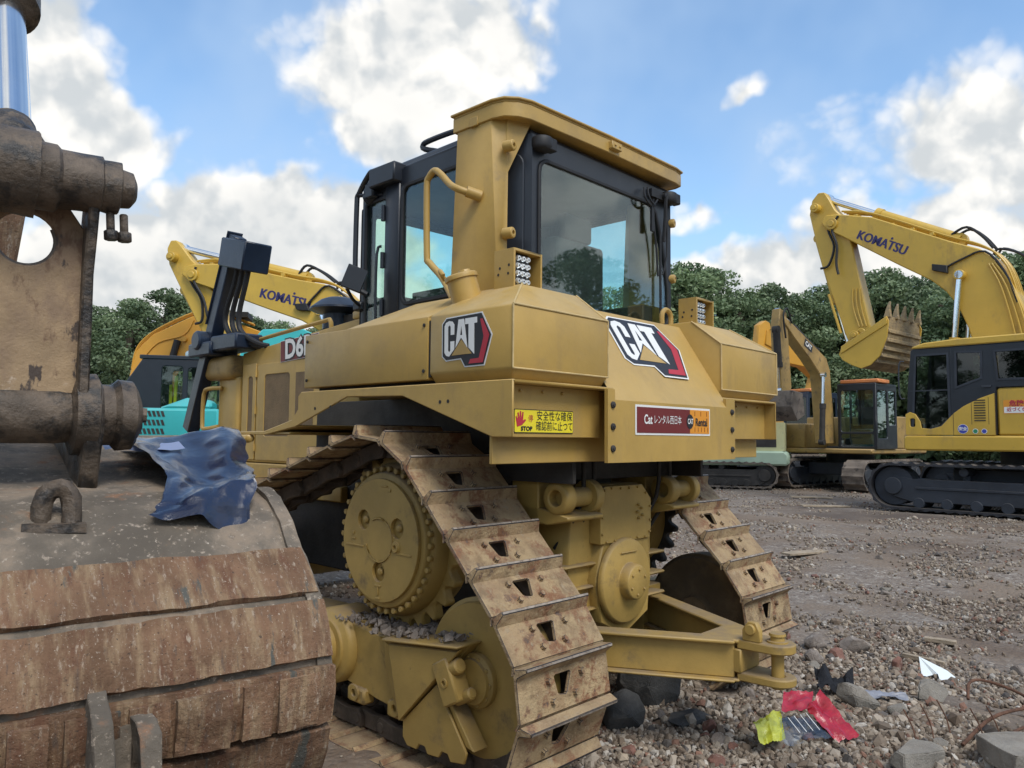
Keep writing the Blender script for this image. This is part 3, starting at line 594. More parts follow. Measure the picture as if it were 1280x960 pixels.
    post = M(); post.loft([[(.84, 1.05, 2.25), (.84, .675, 2.25), (.79, .655, 2.25), (.79, .95, 2.25)], [(.84, 1.0, 3.325), (.84, .745, 3.325), (.78, .68, 3.325), (.78, .95, 3.325)]])
    for z_ in (2.62, 3.0): post.lathe((.80, .67, z_), (.3, -1, 0), [(0, .030), (.07, .030), (.075, .026), (.075, .013), (.02, .012)], 18)
    post.build('roll_over_post', 'cat', root, bevel=.006)
    plan = [(-.81, 1.03), (-.81, .72), (-.79, .65), (-.735, .60), (-.66, .575), (0, .548), (.75, .545), (.84, .56), (.86, .61), (.86, 1.03)]
    m = M(); inn = offset_poly(plan, .018)
    m.prism(plan, 3.325, 3.340, 'z')
    m.prism(plan, 3.245, 3.3248, 'z', holes=[offset_poly(plan, .016)])
    out = offset_poly(plan, -.012); m.prism(out, 3.336, 3.350, 'z')
    m.box(-.78, .84, .75, 1.0, 3.20, 3.32)
    m.prism(offset_poly(plan, .014), 3.248, 3.256, 'z')
    m.build('canopy_beam', 'cat', root, bevel=.004)
    m = M(); m.box(.0, .10, .52, .56, 3.268, 3.312); m.cyl((.03, .521, 3.29), (.03, .512, 3.29), .008, None, 8); m.cyl((.075, .521, 3.29), (.075, .512, 3.29), .008, None, 8); m.build('lug', 'cat', root, bevel=.004)
    # ---- cab
    make_cab(root)
    # ---- lamp boxes behind the cab
    for (x0, x1, zc, y0) in ((-1.015, -.81, 2.36, .36), (.68, .90, 2.36, .36)):
        m = M(); z0 = 2.262; z1 = 2.45; t = .012
        m.box(x0, x0+t, y0, y0+.13, z0, z1); m.box(x1-t, x1, y0, y0+.12, z0, z1); m.box(x0+t, x1-t, y0, y0+.12, z1-t, z1); m.box(x0+t, x1-t, y0+.11, y0+.12, z0, z1-t)
        m.mat('dark')
        for y_, z_ in ((y0+.03, 2.37), (y0+.09, 2.36), (y0+.10, 2.33), (y0+.035, 2.33)): m.cyl((x0-.0005, y_, z_), (x0-.0015, y_, z_), .008, None, 8)
        m.build('lamp_guard', 'cat', root, bevel=.004)
        lx = x0+.075; m = M(); m.box(lx-.045, lx+.070, y0+.022, y0+.08, 2.275, 2.435); l_ = m.build('work_lamp', 'rubber', root, bevel=.01)
        m = M()
        for i in range(3):
            for j in range(4): m.cyl((lx-.022+.034*i, y0+.024, 2.300+.037*j), (lx-.022+.034*i, y0+.012, 2.300+.037*j), .0165, .011, 12)
        m.build('led_lens', 'led', l_)
        m = M()
        for i in range(3):
            for j in range(4): m.cyl((lx-.022+.034*i, y0+.0125, 2.300+.037*j), (lx-.022+.034*i, y0+.011, 2.300+.037*j), .0045, None, 8)
        m.build('led_reflector', 'dark', l_)
    m = M(); m.lathe((-.80+.03, .56, 2.262), ZO, [(0, .03), (.05, .03), (.055, .024), (.07, .024), (.07, .01)], 16); m.build('breather', 'cat', root)
    make_hood(root)
    return root
def wall(root, a, b, z0, z1, wins, name='cab_wall', t=.035, mat='black', out=1, glassm='glass', lean=0.0, frame=.03):
    """vertical wall from plan point a to b; wins: (s0, s1, z0, z1, radius) along the wall"""
    a = Vector((a[0], a[1], 0)); b = Vector((b[0], b[1], 0)); L = (b-a).length; ex = (b-a).normalized(); n = ex.cross(Vector(ZO))
    mt = Matrix((ex, Vector(ZO), n)).transposed().to_4x4(); mt.translation = a
    asP = lambda w: list(w) if isinstance(w[0], tuple) else rrect(*w)
    holes = [asP(w) for w in wins]; m = M()
    outl = [(0, z0), (L, z0), (L-lean, z1), (0, z1)]
    m.prism(outl, -t, 0, 'z', holes=holes, mtx=mt); w_ = m.build(name, mat, root, bevel=0)
    for w in wins:
        g = M(); o = asP(w); i_ = offset_poly(o, frame)
        g.prism(o, -.010, .012, 'z', holes=[i_], mtx=mt); fr = g.build('window_frame', 'rubber', w_, bevel=.004)
        g = M(); i2 = offset_poly(o, .002); g.prism(i2, -.004, .000, 'z', mtx=mt); g.build('window_pane', glassm, fr)
    return w_

def make_cab(root):
    cab = M().mat('black')
    plan = [(-.60, .62), (.80, .62), (.86, .80), (.86, 1.72), (.55, 2.32), (-.42, 2.36), (-.70, 2.02), (-.74, .90)]
    Z0, Z1 = 2.20, 3.20
    cab.prism(offset_poly(plan, -.0), 2.10, 2.24, 'z'); cab.prism(offset_poly(plan, .015), Z1-.02, Z1+.03, 'z')
    # roof: raised with bevelled shoulders, starting forward of the canopy
    rf = [(-.60, 1.02), (.70, 1.02), (.70, 1.66), (.45, 2.1), (-.30, 2.1), (-.58, 1.66)]
    rf2 = offset_poly(rf, .07)
    cab.loft([[(x, y, 3.215) for x, y in offset_poly(rf, -.10)], [(x, y, 3.27) for x, y in offset_poly(rf, -.09)], [(x, y, 3.33) for x, y in rf2]])
    body = cab.build('cab', 'black', root, bevel=.008)
    rw = [(1.27, 2.275), (1.345, 2.29), (1.375, 2.35), (1.36, 2.55), (1.31, 2.8), (1.22, 3.03), (1.17, 3.075), (1.10, 3.085)]+rrect(.045, 1.1, 2.275, 3.085, .08)[5:15]
    wall(body, plan[0], plan[1], Z0, Z1, [rw], 'cab_rear_wall', glassm='glassrear', frame=.022, lean=.08)
    wall(body, plan[1], plan[2], Z0, Z1, [])
    L = .92; wall(body, plan[2], plan[3], Z0, Z1, [(.08, .84, 2.30, 3.14, .06)])
    wall(body, plan[3], plan[4], Z0, Z1, [(.07, .62, 2.26, 3.15, .05)], 'cab_door')
    wall(body, plan[4], plan[5], Z0, Z1, [(.04, .93, 2.35, 3.15, .06)])
    d = wall(body, plan[5], plan[6], 2.05, 3.12, [(.04, .40, 2.14, 3.06, .05)], 'cab_front_wall', frame=.03)
    wall(body, plan[6], plan[7], Z0-.15, Z1, [(.035, .29, 2.15, 3.07, .04), (.43, 1.02, 2.34, 3.10, .07)], frame=.024)
    wall(body, plan[7], plan[0], Z0, Z1, [])
    # rounded bulge panel on the rear left corner
    a = Vector((-.74, .90, 0)); b = Vector((-.60, .62, 0)); ex = (b-a).normalized(); n = ex.cross(Vector(ZO)); mt = Matrix((ex, Vector(ZO), n)).transposed().to_4x4(); mt.translation = a
    m = M(); m.prism(rrect(.02, .27, 2.28, 3.10, .07), .0, .014, 'z', mtx=mt); m.build('corner_panel', 'black', body, bevel=.006)
    # thick left pillar and hinges, door grip
    m = M(); m.prism([(-.725, 1.615), (-.68, 1.60), (-.66, 1.74), (-.69, 1.755), (-.735, 1.735)], 2.06, 3.20, 'z')
    for z in (2.3, 2.6, 2.9): m.cyl((-.735, 1.755, z), (-.735, 1.755, z+.10), .014, None, 10)
    m.tube([(-.71, 1.80, 2.15), (-.73, 1.82, 2.3), (-.73, 1.82, 2.70), (-.71, 1.80, 2.75)], .010, 8); m.build('door_pillar', 'black', body, bevel=.012)
    # roof lamp block
    m = M(); m.box(-.78, -.58, 1.60, 1.86, 3.12, 3.245); m.box(-.76, -.62, 1.84, 1.93, 3.07, 3.17); m.cyl((-.70, 1.88, 3.12), (-.70, 1.96, 3.08), .055, None, 16); m.build('roof_lamp_block', 'black', body, bevel=.01)
    m = M(); m.tube([(-.68, 1.70, 3.225), (-.75, 1.83, 3.235), (-.75, 1.90, 3.22), (-.75, 2.0, 3.12), (-.75, 2.02, 3.05), (-.75, 2.02, 2.56), (-.74, 2.0, 2.50), (-.70, 1.95, 2.46)], .018, 8, 3); m.tube([(-.75, 1.99, 3.11), (-.70, 1.80, 3.09)], .013, 8); m.build('door_rail', 'black', body)
    m = M(); m.tube([(-.50, 1.10, 3.40), (-.50, 1.32, 3.44), (-.50, 1.60, 3.445), (-.50, 1.66, 3.43), (-.50, 1.64, 3.40), (-.46, 1.52, 3.36), (-.42, 1.48, 3.32)], .018, 8, 3); m.build('roof_rail', 'black', body)
    # mirror by the door
    m = M(); rt = Matrix.Translation((-.86, 1.87, 2.53)) @ Matrix.Rotation(R(-35), 4, 'Z') @ Matrix.Rotation(R(20), 4, 'Y'); m.box(-.065, .065, -.015, .015, -.075, .075, rt); m.tube([(-.86, 1.95, 2.48), (-.80, 1.97, 2.42), (-.70, 2.0, 2.38)], .012, 8); m.build('mirror', 'black', body, bevel=.008)
    m = M(); m.prism([(-.715, 1.80), (-.715, 2.03), (-.43, 2.38), (-.38, 2.36), (-.66, 1.98), (-.66, 1.8)], 2.03, 2.16, 'z'); m.box(-.74, -.66, 1.98, 2.06, 2.36, 2.42); m.build('cab_step_cover', 'black', body, bevel=.01)
    # rear wiper, its motor, lamps under the canopy
    m = M(); m.box(.52, .72, .585, .62, 3.115, 3.165); m.cyl((.66, .60, 3.14), (.66, .56, 3.14), .022, None, 14); m.tube([(.655, .565, 3.14), (.665, .575, 3.0), (.668, .592, 2.84)], .013, 6, 1); m.tube([(.52, .575, 3.09), (.54, .585, 2.95), (.575, .59, 2.80), (.60, .592, 2.60)], .007, 6, 2); m.box(.505, .535, .575, .59, 2.88, 3.05)
    m.box(.622, .638, .588, .598, 2.36, 2.90); m.tube([(.70, .585, 3.0), (.70, .590, 2.75), (.655, .592, 2.62)], .006, 6, 2); m.tube([(.44, .59, 3.15), (.42, .57, 3.08), (.48, .57, 3.04), (.55, .58, 3.06)], .006, 6); m.tube([(.48, .59, 3.16), (.46, .57, 3.10), (.50, .56, 3.05), (.58, .58, 3.10)], .006, 6); m.build('rear_wiper', 'rubber', body)
    for x in (-.545, .74):
        m = M(); m.lathe((x, .60, 3.185), (0, 0, -1), [(0, .055), (.015, .062), (.06, .062), (.075, .05), (.078, .01)], 20); m.box(x-.02, x+.07, .545, .60, 3.11, 3.18); m.build('rear_lamp', 'rubber', body, bevel=.006)
    # inside: floor, seat, console, levers, jacket
    m = M(); m.box(-.64, .76, .66, 2.25, 2.10, 2.16); m.box(-.10, .35, .95, 1.45, 2.16, 2.42); m.box(-.12, .37, .85, .97, 2.36, 2.78); m.box(-.02, .26, .86, .95, 2.78, 2.95); m.build('driver_seat', 'seat', body, bevel=.03, seg=2)
    m = M(); m.box(-.62, -.50, .75, 1.6, 2.16, 2.44); m.box(.66, .78, .75, 1.6, 2.16, 2.44); m.box(-.45, .6, 2.0, 2.25, 2.16, 2.50); m.cyl((.4, 1.6, 2.4), (.36, 1.5, 2.66), .015, None, 8); m.build('console', 'seat', body, bevel=.02)
    m = M(); m.loft([[(-.34, .70, 2.22), (-.12, .70, 2.22), (-.12, .82, 2.22), (-.34, .82, 2.22)], [(-.37, .70, 2.29), (-.11, .70, 2.28), (-.14, .80, 2.29), (-.32, .80, 2.29)], [(-.28, .73, 2.36), (-.18, .73, 2.38), (-.18, .78, 2.38), (-.26, .78, 2.36)]]); m.rough(.02, 9, 2); m.build('cab_cloth', 'hivis', body)

def make_hood(root):
    # engine enclosure
    m = M().mat('cat')
    m.loft([[(-.50, 3.97, z) for z in (1.33,)]+[(.50, 3.97, 1.33), (.50, 3.97, 2.235), (-.50, 3.97, 2.235)], [(-.50, 2.30, 1.33), (.50, 2.30, 1.33), (.50, 2.30, 2.372), (-.50, 2.30, 2.372)]])
    m.box(-.49, .49, 2.30, 2.42, 2.37, 2.43)
    h = m.build('engine_hood', 'cat', root, bevel=.014, seg=2)
    # side door panels with grilles
    x = -.501
    def pan(y0, y1, z0, z1, g, nm='side_door'):
        m = M(); m.prism(rrect(y0, y1, z0, z1, .012, 2), x-.012, x, 'x', holes=[rrect(*g, .03)]); p = m.build(nm, 'cat', h, bevel=.003)
        m = M(); m.prism(rrect(*g, .03), x-.006, x-.0005, 'x'); m.build('grille', 'mesh', p); return p
    pan(3.71, 3.93, 1.35, 2.135, (3.76, 3.84, 1.50, 2.03))
    pan(2.70, 3.69, 1.35, 2.125, (3.19, 3.57, 1.54, 2.035))
    m = M(); m.box(x-.0135, x-.0125, 2.85, 3.10, 1.60, 2.03); m.build('grille', 'mesh', h)
    for z in (1.45, 1.75, 2.05):
        m = M(); m.cyl((x-.016, 3.70, z-.03), (x-.016, 3.70, z+.03), .010, None, 8); m.build('hinge', 'cat', h)
    m = M(); m.box(-.52, .52, 2.6, 4.2, 1.20, 1.325); m.box(-.56, -.50, 2.4, 4.0, 1.09, 1.20); m.build('side_sill', 'cat', root, bevel=.008)
    # radiator guard with rounded dusty top corner
    m = M(); m.box(-.53, .53, 3.985, 4.33, 1.15, 2.04)
    m.build('radiator_guard', 'cat', root, bevel=.03, seg=3)
    m = M(); m.box(-.60, .60, 4.0, 4.50, 2.02, 2.225); m.build('radiator_cap_beam', 'oldcat', root, bevel=.06, seg=4)
    m = M(); m.tube([(-.545, 4.23, 1.95), (-.60, 4.36, 1.945), (-.60, 4.45, 1.90), (-.60, 4.46, 1.65), (-.60, 4.42, 1.60), (-.545, 4.28, 1.62)], .018, 8); m.build('grab_handle', 'cat', root)
    m = M(); m.tube([(-.46, 3.90, 2.27), (-.46, 3.86, 2.325), (-.46, 3.7, 2.345), (-.46, 2.85, 2.40), (-.46, 2.74, 2.40), (-.46, 2.72, 2.34)], .017, 8); m.build('hood_rail', 'cat', root)
    m = M(); m.tube([(-1.28, 3.3, 1.515), (-1.29, 3.1, 1.52), (-1.29, 2.42, 1.525), (-1.26, 2.36, 1.53)], .025, 8); m.build('step_bar', 'cat', root)
    # model badge
    m = M(); O = (-.515, 3.06, 2.215); ex = (0, -1, .045)
    m.mat('white').flat([(-.27, -.086), (.27, -.086), (.27, .082), (-.27, .082)], O, ex, ZO); m.mat('maroon').flat([(-.265, -.082), (.265, -.082), (.265, .078), (-.265, .078)], O, ex, ZO, .002)
    m.mat('ink').text('D6R', .205, Vector(O)+Vector((0, .0, .0)), ex, ZO, .0035, .018, 1.05); m.mat('white').text('D6R', .205, Vector(O), ex, ZO, .006, .007, 1.05); m.build('model_badge', None, root, merge=False)
    # air intake cap and stack
    m = M(); m.lathe((-.12, 3.13, 2.40), ZO, [(0, .13), (.12, .13), (.121, .135), (.14, .20), (.155, .235), (.17, .232), (.235, .15), (.255, .10), (.26, .01)], 36); m.build('air_intake', 'navy', root)
    m = M(); m.lathe((-.12, 3.13, 2.33), ZO, [(0, .15), (.06, .15), (.06, .01)], 30); m.box(-.16, -.05, 2.75, 3.1, 2.36, 2.50); m.build('intake_base', 'dark', root)
    # blade lift cylinders with a box-shaped guard
    for sx in (-1,):
        m = M(); x = .58*sx
        top = Vector((x, 3.97, 3.20)); bot = Vector((x, 4.76, 1.52)); d = (bot-top).normalized(); side = Vector((1, 0, 0)); w = d.cross(side)
        mt = Matrix((side, w, d)).transposed().to_4x4(); mt.translation = top
        m.box(-.055, .055, -.060, .060, -.02, 1.78, mt)
        m.box(-.070, .070, -.075, -.060, -.04, .80, mt); c_ = m.build('lift_cylinder', 'navy', root, bevel=.012)
        m = M(); m.box(x-.12, x+.12, 3.62, 4.05, 2.93, 3.17, Matrix.Translation((x, 3.9, 3.05)) @ Matrix.Rotation(R(14), 4, 'X') @ Matrix.Translation((-x, -3.9, -3.05))); m.build('hose_guard', 'navy', c_, bevel=.01)
        m = M()
        for q in (0, 1, 2):
            y0 = 3.88-.10*q
            m.tube([(x-.03, y0, 2.98), (x-.03, y0+.06, 2.80), (x-.03, y0+.20-.02*q, 2.55), (x-.02, y0+.14, 2.40), (x+.03, y0-.02, 2.30), (x+.10, y0-.10, 2.27)], .022, 8, 4)
        m.build('hydraulic_hose', 'rubber', c_)
        m = M(); m.box(x-.12, x+.14, 4.16, 4.58, 2.22, 2.34); m.cyl((x-.14, 4.40, 2.36), (x+.15, 4.40, 2.36), .085, None, 18); m.box(x-.10, x+.15, 3.75, 4.2, 2.25, 2.38); m.build('cylinder_bracket', 'navy', root, bevel=.015)
        m = M(); m.cyl(bot, bot+d*.9, .04, None, 16); m.build('cylinder_rod', 'chrome', c_)
    # blade, mostly hidden
    m = M(); pr = []
    for i in range(13):
        a = R(-38+76*i/12); pr.append((5.85-1.05*math.cos(a), .72+1.0*math.sin(a)))
    back = [(y-.05, z) for y, z in pr[::-1]]
    m.prism(pr+back, -1.62, 1.62, 'x'); m.box(-1.55, 1.55, 4.62, 4.80, .30, .46); m.box(-1.55, 1.55, 4.62, 4.82, .92, 1.04); m.build('blade', 'catlow', root, bevel=.006)
# ------------------------------------------------------------------ weathered bucket, link and cylinder in the foreground
def make_arm():
    root = thing('excavator_bucket_assembly', 'huge weathered rusty excavator bucket with greasy link and chrome rod, closest thing at left', 'excavator bucket', (-.518, 2.085, 0), R(37.6))
    W = 1.72
    prof = [(1.30, 1.545), (.99, 1.50), (.64, 1.412), (.41, 1.378), (.31, 1.352), (.21, 1.295), (.14, 1.225), (.07, 1.175), (0, 1.115), (-.045, 1.045), (-.072, .97), (-.075, .90), (-.06, .83), (-.035, .75), (.01, .65), (.08, .52), (.19, .36), (.34, .21), (.52, .10), (.74, .02)]
    def off(d): # inward copy
        out = []
        for i, p in enumerate(prof):
            a = Vector(prof[max(i-1, 0)]); b = Vector(prof[min(i+1, len(prof)-1)]); t = (b-a).normalized(); out.append((p[0]-t.y*d, p[1]+t.x*d))
        return out
    def band(i0, i1, d0, d1, x0, x1, mat, amp=.006, seed=0, nx=60, name='wear_plate', parent=None, nz=4):
        """plate that follows the shell between two profile stations, with a ragged thick edge"""
        def at_(t): k = min(int(t), len(prof)-2); return Vector(prof[k]).lerp(Vector(prof[k+1]), t-k)
        ns = max(2, int(round((i1-i0)*nz))); Q = [at_(i0+(i1-i0)*k/ns) for k in range(ns+1)]; n = len(Q); m = M(); V = []; F = []
        for j in range(nx+1):
            x = x0+(x1-x0)*j/nx; loop = []
            for i, p in enumerate(Q):
                t = (Q[min(i+1, n-1)]-Q[max(i-1, 0)]).normalized(); nn = Vector((t.y, -t.x))
                e = noise.noise(Vector((x*9+seed, i*.25, 3)))*amp*.7+noise.noise(Vector((x*30+seed, i*.9, 7)))*amp*.35
                edge = 0
                if i in (0, n-1): edge = (noise.noise(Vector((x*7+seed*2, i, 1)))+.6*noise.noise(Vector((x*26+seed*2, i, 1))))*.007*(1 if i else -1)
                q = p-nn*(-(d1+e)) ; q = q+t*edge; loop.append(q)
            base = [p+Vector(((Q[min(i+1, n-1)]-Q[max(i-1, 0)]).normalized().y, -(Q[min(i+1, n-1)]-Q[max(i-1, 0)]).normalized().x))*d0 for i, p in enumerate(Q)]
            V += [(x, q.x, q.y) for q in loop]+[(x, q.x, q.y) for q in base]
        for j in range(nx):
            for i in range(n-1):
                a = j*2*n+i; F.append((a, a+1, a+2*n+1, a+2*n))
            a = j*2*n; F.append((a, a+2*n, a+2*n+n, a+n)); F.append((a+n-1, a+2*n-1, a+4*n-1, a+3*n-1))
        for j in (0, nx):
            a = j*2*n
            for i in range(n-1): F.append((a+i, a+i+1, a+n+i+1, a+n+i))
        m.mesh(V, F); return m.build(name, mat, parent or root, sharp=28)
    sh = band(0, len(prof)-1, -.035, .0, -W, 0, 'bktop', .006, 1, 90, 'bucket', nz=2)
    inn = off(.03)
    for x in (-.028, -W+.002):
        m = M(); m.prism([p for p in off(.004)]+[(1.12, .75)], x, x+.026, 'x'); m.build('side_plate', 'bktop', sh, bevel=.003)
    band(6.05, 7.85, .001, .017, -W+.004, .006, 'bkrust', .005, 4, parent=sh)
    band(8.12, 9.88, .001, .024, -W+.004, .010, 'bkrust', .006, 9, parent=sh, nx=80)
    band(10.08, 12.0, .001, .030, -W+.004, .014, 'bkrust', .010, 14, parent=sh, nx=90)
    xx = -.03; kk = 0
    while xx > -W+.15:
        ww = (.105, .07, .12, .085)[kk % 4]; band(10.25, 11.9, .028, .038+.006*(kk % 3), xx-ww, xx, 'bkrust', .014, 40+kk*3, 10, 'heel_block', sh); xx -= ww+(.018, .03, .012)[kk % 3]; kk += 1
    band(12.2, 13.7, .001, .034, -W+.004, .012, 'bkrust', .016, 19, parent=sh, nx=90); band(13.9, 15.0, .001, .03, -W+.004, .012, 'bkrust', .014, 21, parent=sh, nx=90)
    band(15.2, 17, .001, .034, -W+.004, .010, 'bkrust', .010, 25, parent=sh, nx=80)
    # bent edge bar along the right side
    band(3, 12, .001, .012, -.028, .012, 'bktop', .010, 31, 4, 'edge_bar', sh)
    # lifting eye on the top face
    m = M(); rr = Matrix.Translation((-.578, .285, 1.318)) @ Matrix.Rotation(R(-8), 4, 'Z') @ Matrix.Scale(.78, 4)
    m.tube([rr @ Vector(p) for p in ((-.035, .0, -.03), (-.04, .0, .06), (-.02, .0, .11), (.025, -.005, .115), (.048, -.01, .06), (.045, -.02, -.03))], .024, 10, 3)
    m.box(-.09, .09, -.075, -.03, -.02, .012, rr); m.rough(.006, 30, 1, 2); m.build('lifting_eye', 'grease', sh)
    # forked lug low on the back
    m = M(); rr = Matrix.Translation((-.495, -.075, .895)) @ Matrix.Rotation(R(-12), 4, 'X') @ Matrix.Scale(.85, 4)
    m.prism([(.08, .13), (-.03, .12), (-.14, .04), (-.15, -.22), (.06, -.24)], -.065, -.020, 'x', holes=[circ(-.075, -.10, .03, 12)], mtx=rr)
    m.prism([(.06, .06), (-.10, .03), (-.14, .00), (-.15, -.22), (.06, -.24)], .035, .085, 'x', holes=[circ(-.075, -.10, .035, 12)], mtx=rr)
    m.box(-.02, .035, -.05, .06, -.24, .02, rr); m.rough(.012, 14, 2, 5); m.build('rear_lug', 'bktop', sh, bevel=.006)
    # ears that carry the pins
    for x in (-.475, -1.395):
        m = M(); m.prism([(.52, 1.39), (.475, 1.50), (.455, 1.60), (.48, 1.68), (.56, 1.715), (.65, 1.68), (.72, 1.58), (1.1, 1.60), (1.25, 1.64), (1.32, 1.60), (1.30, 1.50)], x-.02, x+.028, 'x'); m.rough(.006, 14, 1, 3); m.build('pin_ear', 'grease', sh, bevel=.006)
    # lower pin tube with flange ends
    m = M(); cz = 1.605; cy = .56
    m.lathe((-1.415, cy, cz), (1, 0, 0), [(0, .07), (.02, .085), (.86, .085), (.89, .08), (.90, .115), (.955, .12), (.965, .09), (1.0, .088), (1.015, .105), (1.055, .102), (1.07, .08), (1.075, .03), (1.078, .005)], 40)
    m.cyl((-.355, cy-.055, cz+.0), (-.33, cy-.06, cz), .022, .018, 8); m.rough(.006, 14, 1, 8); m.build('pin_tube', 'grease', root)
    # box link with the round hole
    m = M(); face = [(-1.20, 1.66), (-.505, 1.66), (-.505, 2.12), (-.56, 2.20), (-1.20, 2.20)]
    m.prism(face, .50, .525, 'y', holes=[circ(-.655, 2.085, .075, 28)]); l_ = m.build('link_plate', 'plateold', root, bevel=.004)
    for x in (-.507, -1.21): m = M(); m.prism([(.46, 1.64), (.66, 1.64), (.60, 2.0), (.53, 2.22), (.40, 2.22), (.46, 2.0)], x-.01, x+.018, 'x'); m.rough(.003, 20, 1, 3); m.build('link_side', 'grease', l_, bevel=.005)
    m = M(); m.tube([(-.655+.078*math.cos(a), .515, 2.085+.078*math.sin(a)) for a in [R(170+20*i) for i in range(12)]], .011, 6, 2); m.build('hole_rim', 'grease', l_)
    # top pin, collars, hanging bolts
    m = M(); m.lathe((-1.38, .44, 2.25), (1, 0, 0), [(0, .05), (.02, .078), (.60, .080), (.605, .095), (.78, .092), (.79, .080), (.89, .078), (.895, .070), (.935, .070), (.94, .052), (.970, .050), (.980, .035), (.985, .005)], 36); m.rough(.010, 11, 1, 4); m.build('top_pin', 'grease', root)
    for x in (-.46, -.425):
        m = M(); m.cyl((x, .44, 2.18), (x+.004, .44, 2.12), .012, None, 8); m.cyl((x+.004, .44, 2.128), (x+.006, .44, 2.10), .020, None, 6); m.build('hanging_bolt', 'grease', root, bevel=.003)
    # cylinder: eye, gland collar, chrome rod, barrel
    m = M(); a = Vector((-.70, .44, 2.25)); d = Vector((.0, .62, .78)).normalized(); m.cyl(a-Vector((.055, 0, 0)), a+Vector((.055, 0, 0)), .115, None, 30); m.lathe(a, d, [(.03, .075), (.10, .085), (.135, .075), (.14, .064), (.20, .062)], 28); m.rough(.006, 18, 1, 6); m.build('rod_eye', 'grease', root)
    m = M(); m.cyl(a+d*.13, a+d*.195, .0635, None, 28); m.build('rod_collar', 'frame', root, bevel=.004)
    m = M(); m.cyl(a+d*.19, a+d*.91, .052, None, 40); m.build('chrome_rod', 'chrome', root)
    m = M(); m.lathe(a, d, [(.88, .07), (.895, .095), (1.0, .10), (1.01, .088), (2.3, .088), (2.3, .01)], 32); m.rough(.004, 16, 1, 6); m.build('cylinder_barrel', 'grease', root)
    # stick behind
    m = M(); m.loft([[(-.98, .95, 1.62), (-.69, .95, 1.62), (-.69, 1.30, 1.55), (-.98, 1.30, 1.55)], [(-.98, .95, 2.35), (-.61, .95, 2.35), (-.61, 1.55, 2.25), (-.98, 1.55, 2.25)], [(-.98, 2.2, 4.6), (-.69, 2.2, 4.6), (-.69, 2.9, 4.4), (-.98, 2.9, 4.4)]]); m.build('stick', 'bkrust', root, bevel=.01)
    # ---- the plastic sheet lying on the bucket
    m = M(); nu, nv = 66, 60; V = []; F = []
    rows = [((-.31, .95, 1.50), (.04, .93, 1.50)), ((-.30, .80, 1.555), (.05, .85, 1.54)), ((-.34, .62, 1.50), (.02, .62, 1.475)), ((-.28, .44, 1.415), (-.02, .44, 1.42)), ((-.33, .28, 1.375), (-.075, .30, 1.40)), ((-.375, .215, 1.345), (-.115, .20, 1.272))]
    for j in range(nv+1):
        t = j/nv*(len(rows)-1); k = min(int(t), len(rows)-2); f = t-k
        A = Vector(rows[k][0]).lerp(Vector(rows[k+1][0]), f); B = Vector(rows[k][1]).lerp(Vector(rows[k+1][1]), f)
        for i in range(nu+1):
            s = i/nu; p = A.lerp(B, s)
            fold = .014*math.sin(s*8+t*.9)*(1 if t > 1 else t)+.06*noise.noise(Vector((s*1.6, t*.55, 2)))+.022*noise.noise(Vector((s*4.2+t*.5, t*1.0, 5)))
            if t > 3.0: fold += .07*max(0, s-.55)*(1 if t < 4.6 else .3)
            p = p+Vector((0, -.5, .8))*fold+Vector((.02*noise.noise(Vector((s*4, t*3, 9))), 0, 0)); V.append(p)
    for j in range(nv):
        for i in range(nu): a_ = j*(nu+1)+i; F.append((a_, a_+1, a_+nu+2, a_+nu+1))
    m.mesh(V, F); g = bmesh.ops.solidify(m.bm, geom=list(m.bm.faces), thickness=.003)
    m.bm.normal_update(); top = m.mats; t_ = m.build('plastic_sheet', 'tarp', None, sharp=50); t_.location = root.location; t_.rotation_euler = root.rotation_euler
    tag(t_, 'crumpled dark blue plastic sheet draped over the rusty bucket top', 'plastic sheet')
    m = M(); V2 = [Vector((-.40+.42*i/20, .70+.02*math.sin(i*.4), 1.500+.012*noise.noise(Vector((i*.3, 0, 0))))) for i in range(12)]
    m.mesh([v for v in V2]+[v+Vector((0, .08, .022)) for v in V2], [(i, i+1, 13+i, 12+i) for i in range(11)]); bmesh.ops.solidify(m.bm, geom=list(m.bm.faces), thickness=.003)
    m.build('pale_hem', 'tarpw', t_)

# ------------------------------------------------------------------ excavators
def belt_mesh(cx0, cx1, r, w, y, pitch=.19, g=.03, z=0.0):
    path = hull_path([(cx0, r, r-g), (cx1, r, r-g)], 60); _, tot = sample(path, 4); N = int(tot/pitch)
    pts, _ = sample(path, N*4); out = []
    for i, p in enumerate(pts):
        q = Vector(pts[(i+1) % len(pts)])-Vector(pts[i-1]); n = Vector((q.y, -q.x)).normalized(); out.append(tuple(Vector(p)+n*(g if i % 4 == 0 else (g*.5 if i % 4 == 3 else 0))))
    inner, _ = sample(hull_path([(cx0, r, r-g-.035), (cx1, r, r-g-.035)], 60), N*2)
    m = M(); m.prism([(a, b+z) for a, b in out], y-w/2, y+w/2, 'y', holes=[[(a, b+z) for a, b in inner]]); return m

def poly_plate(name, pts, y0, y1, mat, parent, bevel=.015, inset=0.0):
    m = M(); m.prism(pts, y0, y1, 'y'); return m.build(name, mat, parent, bevel=bevel)

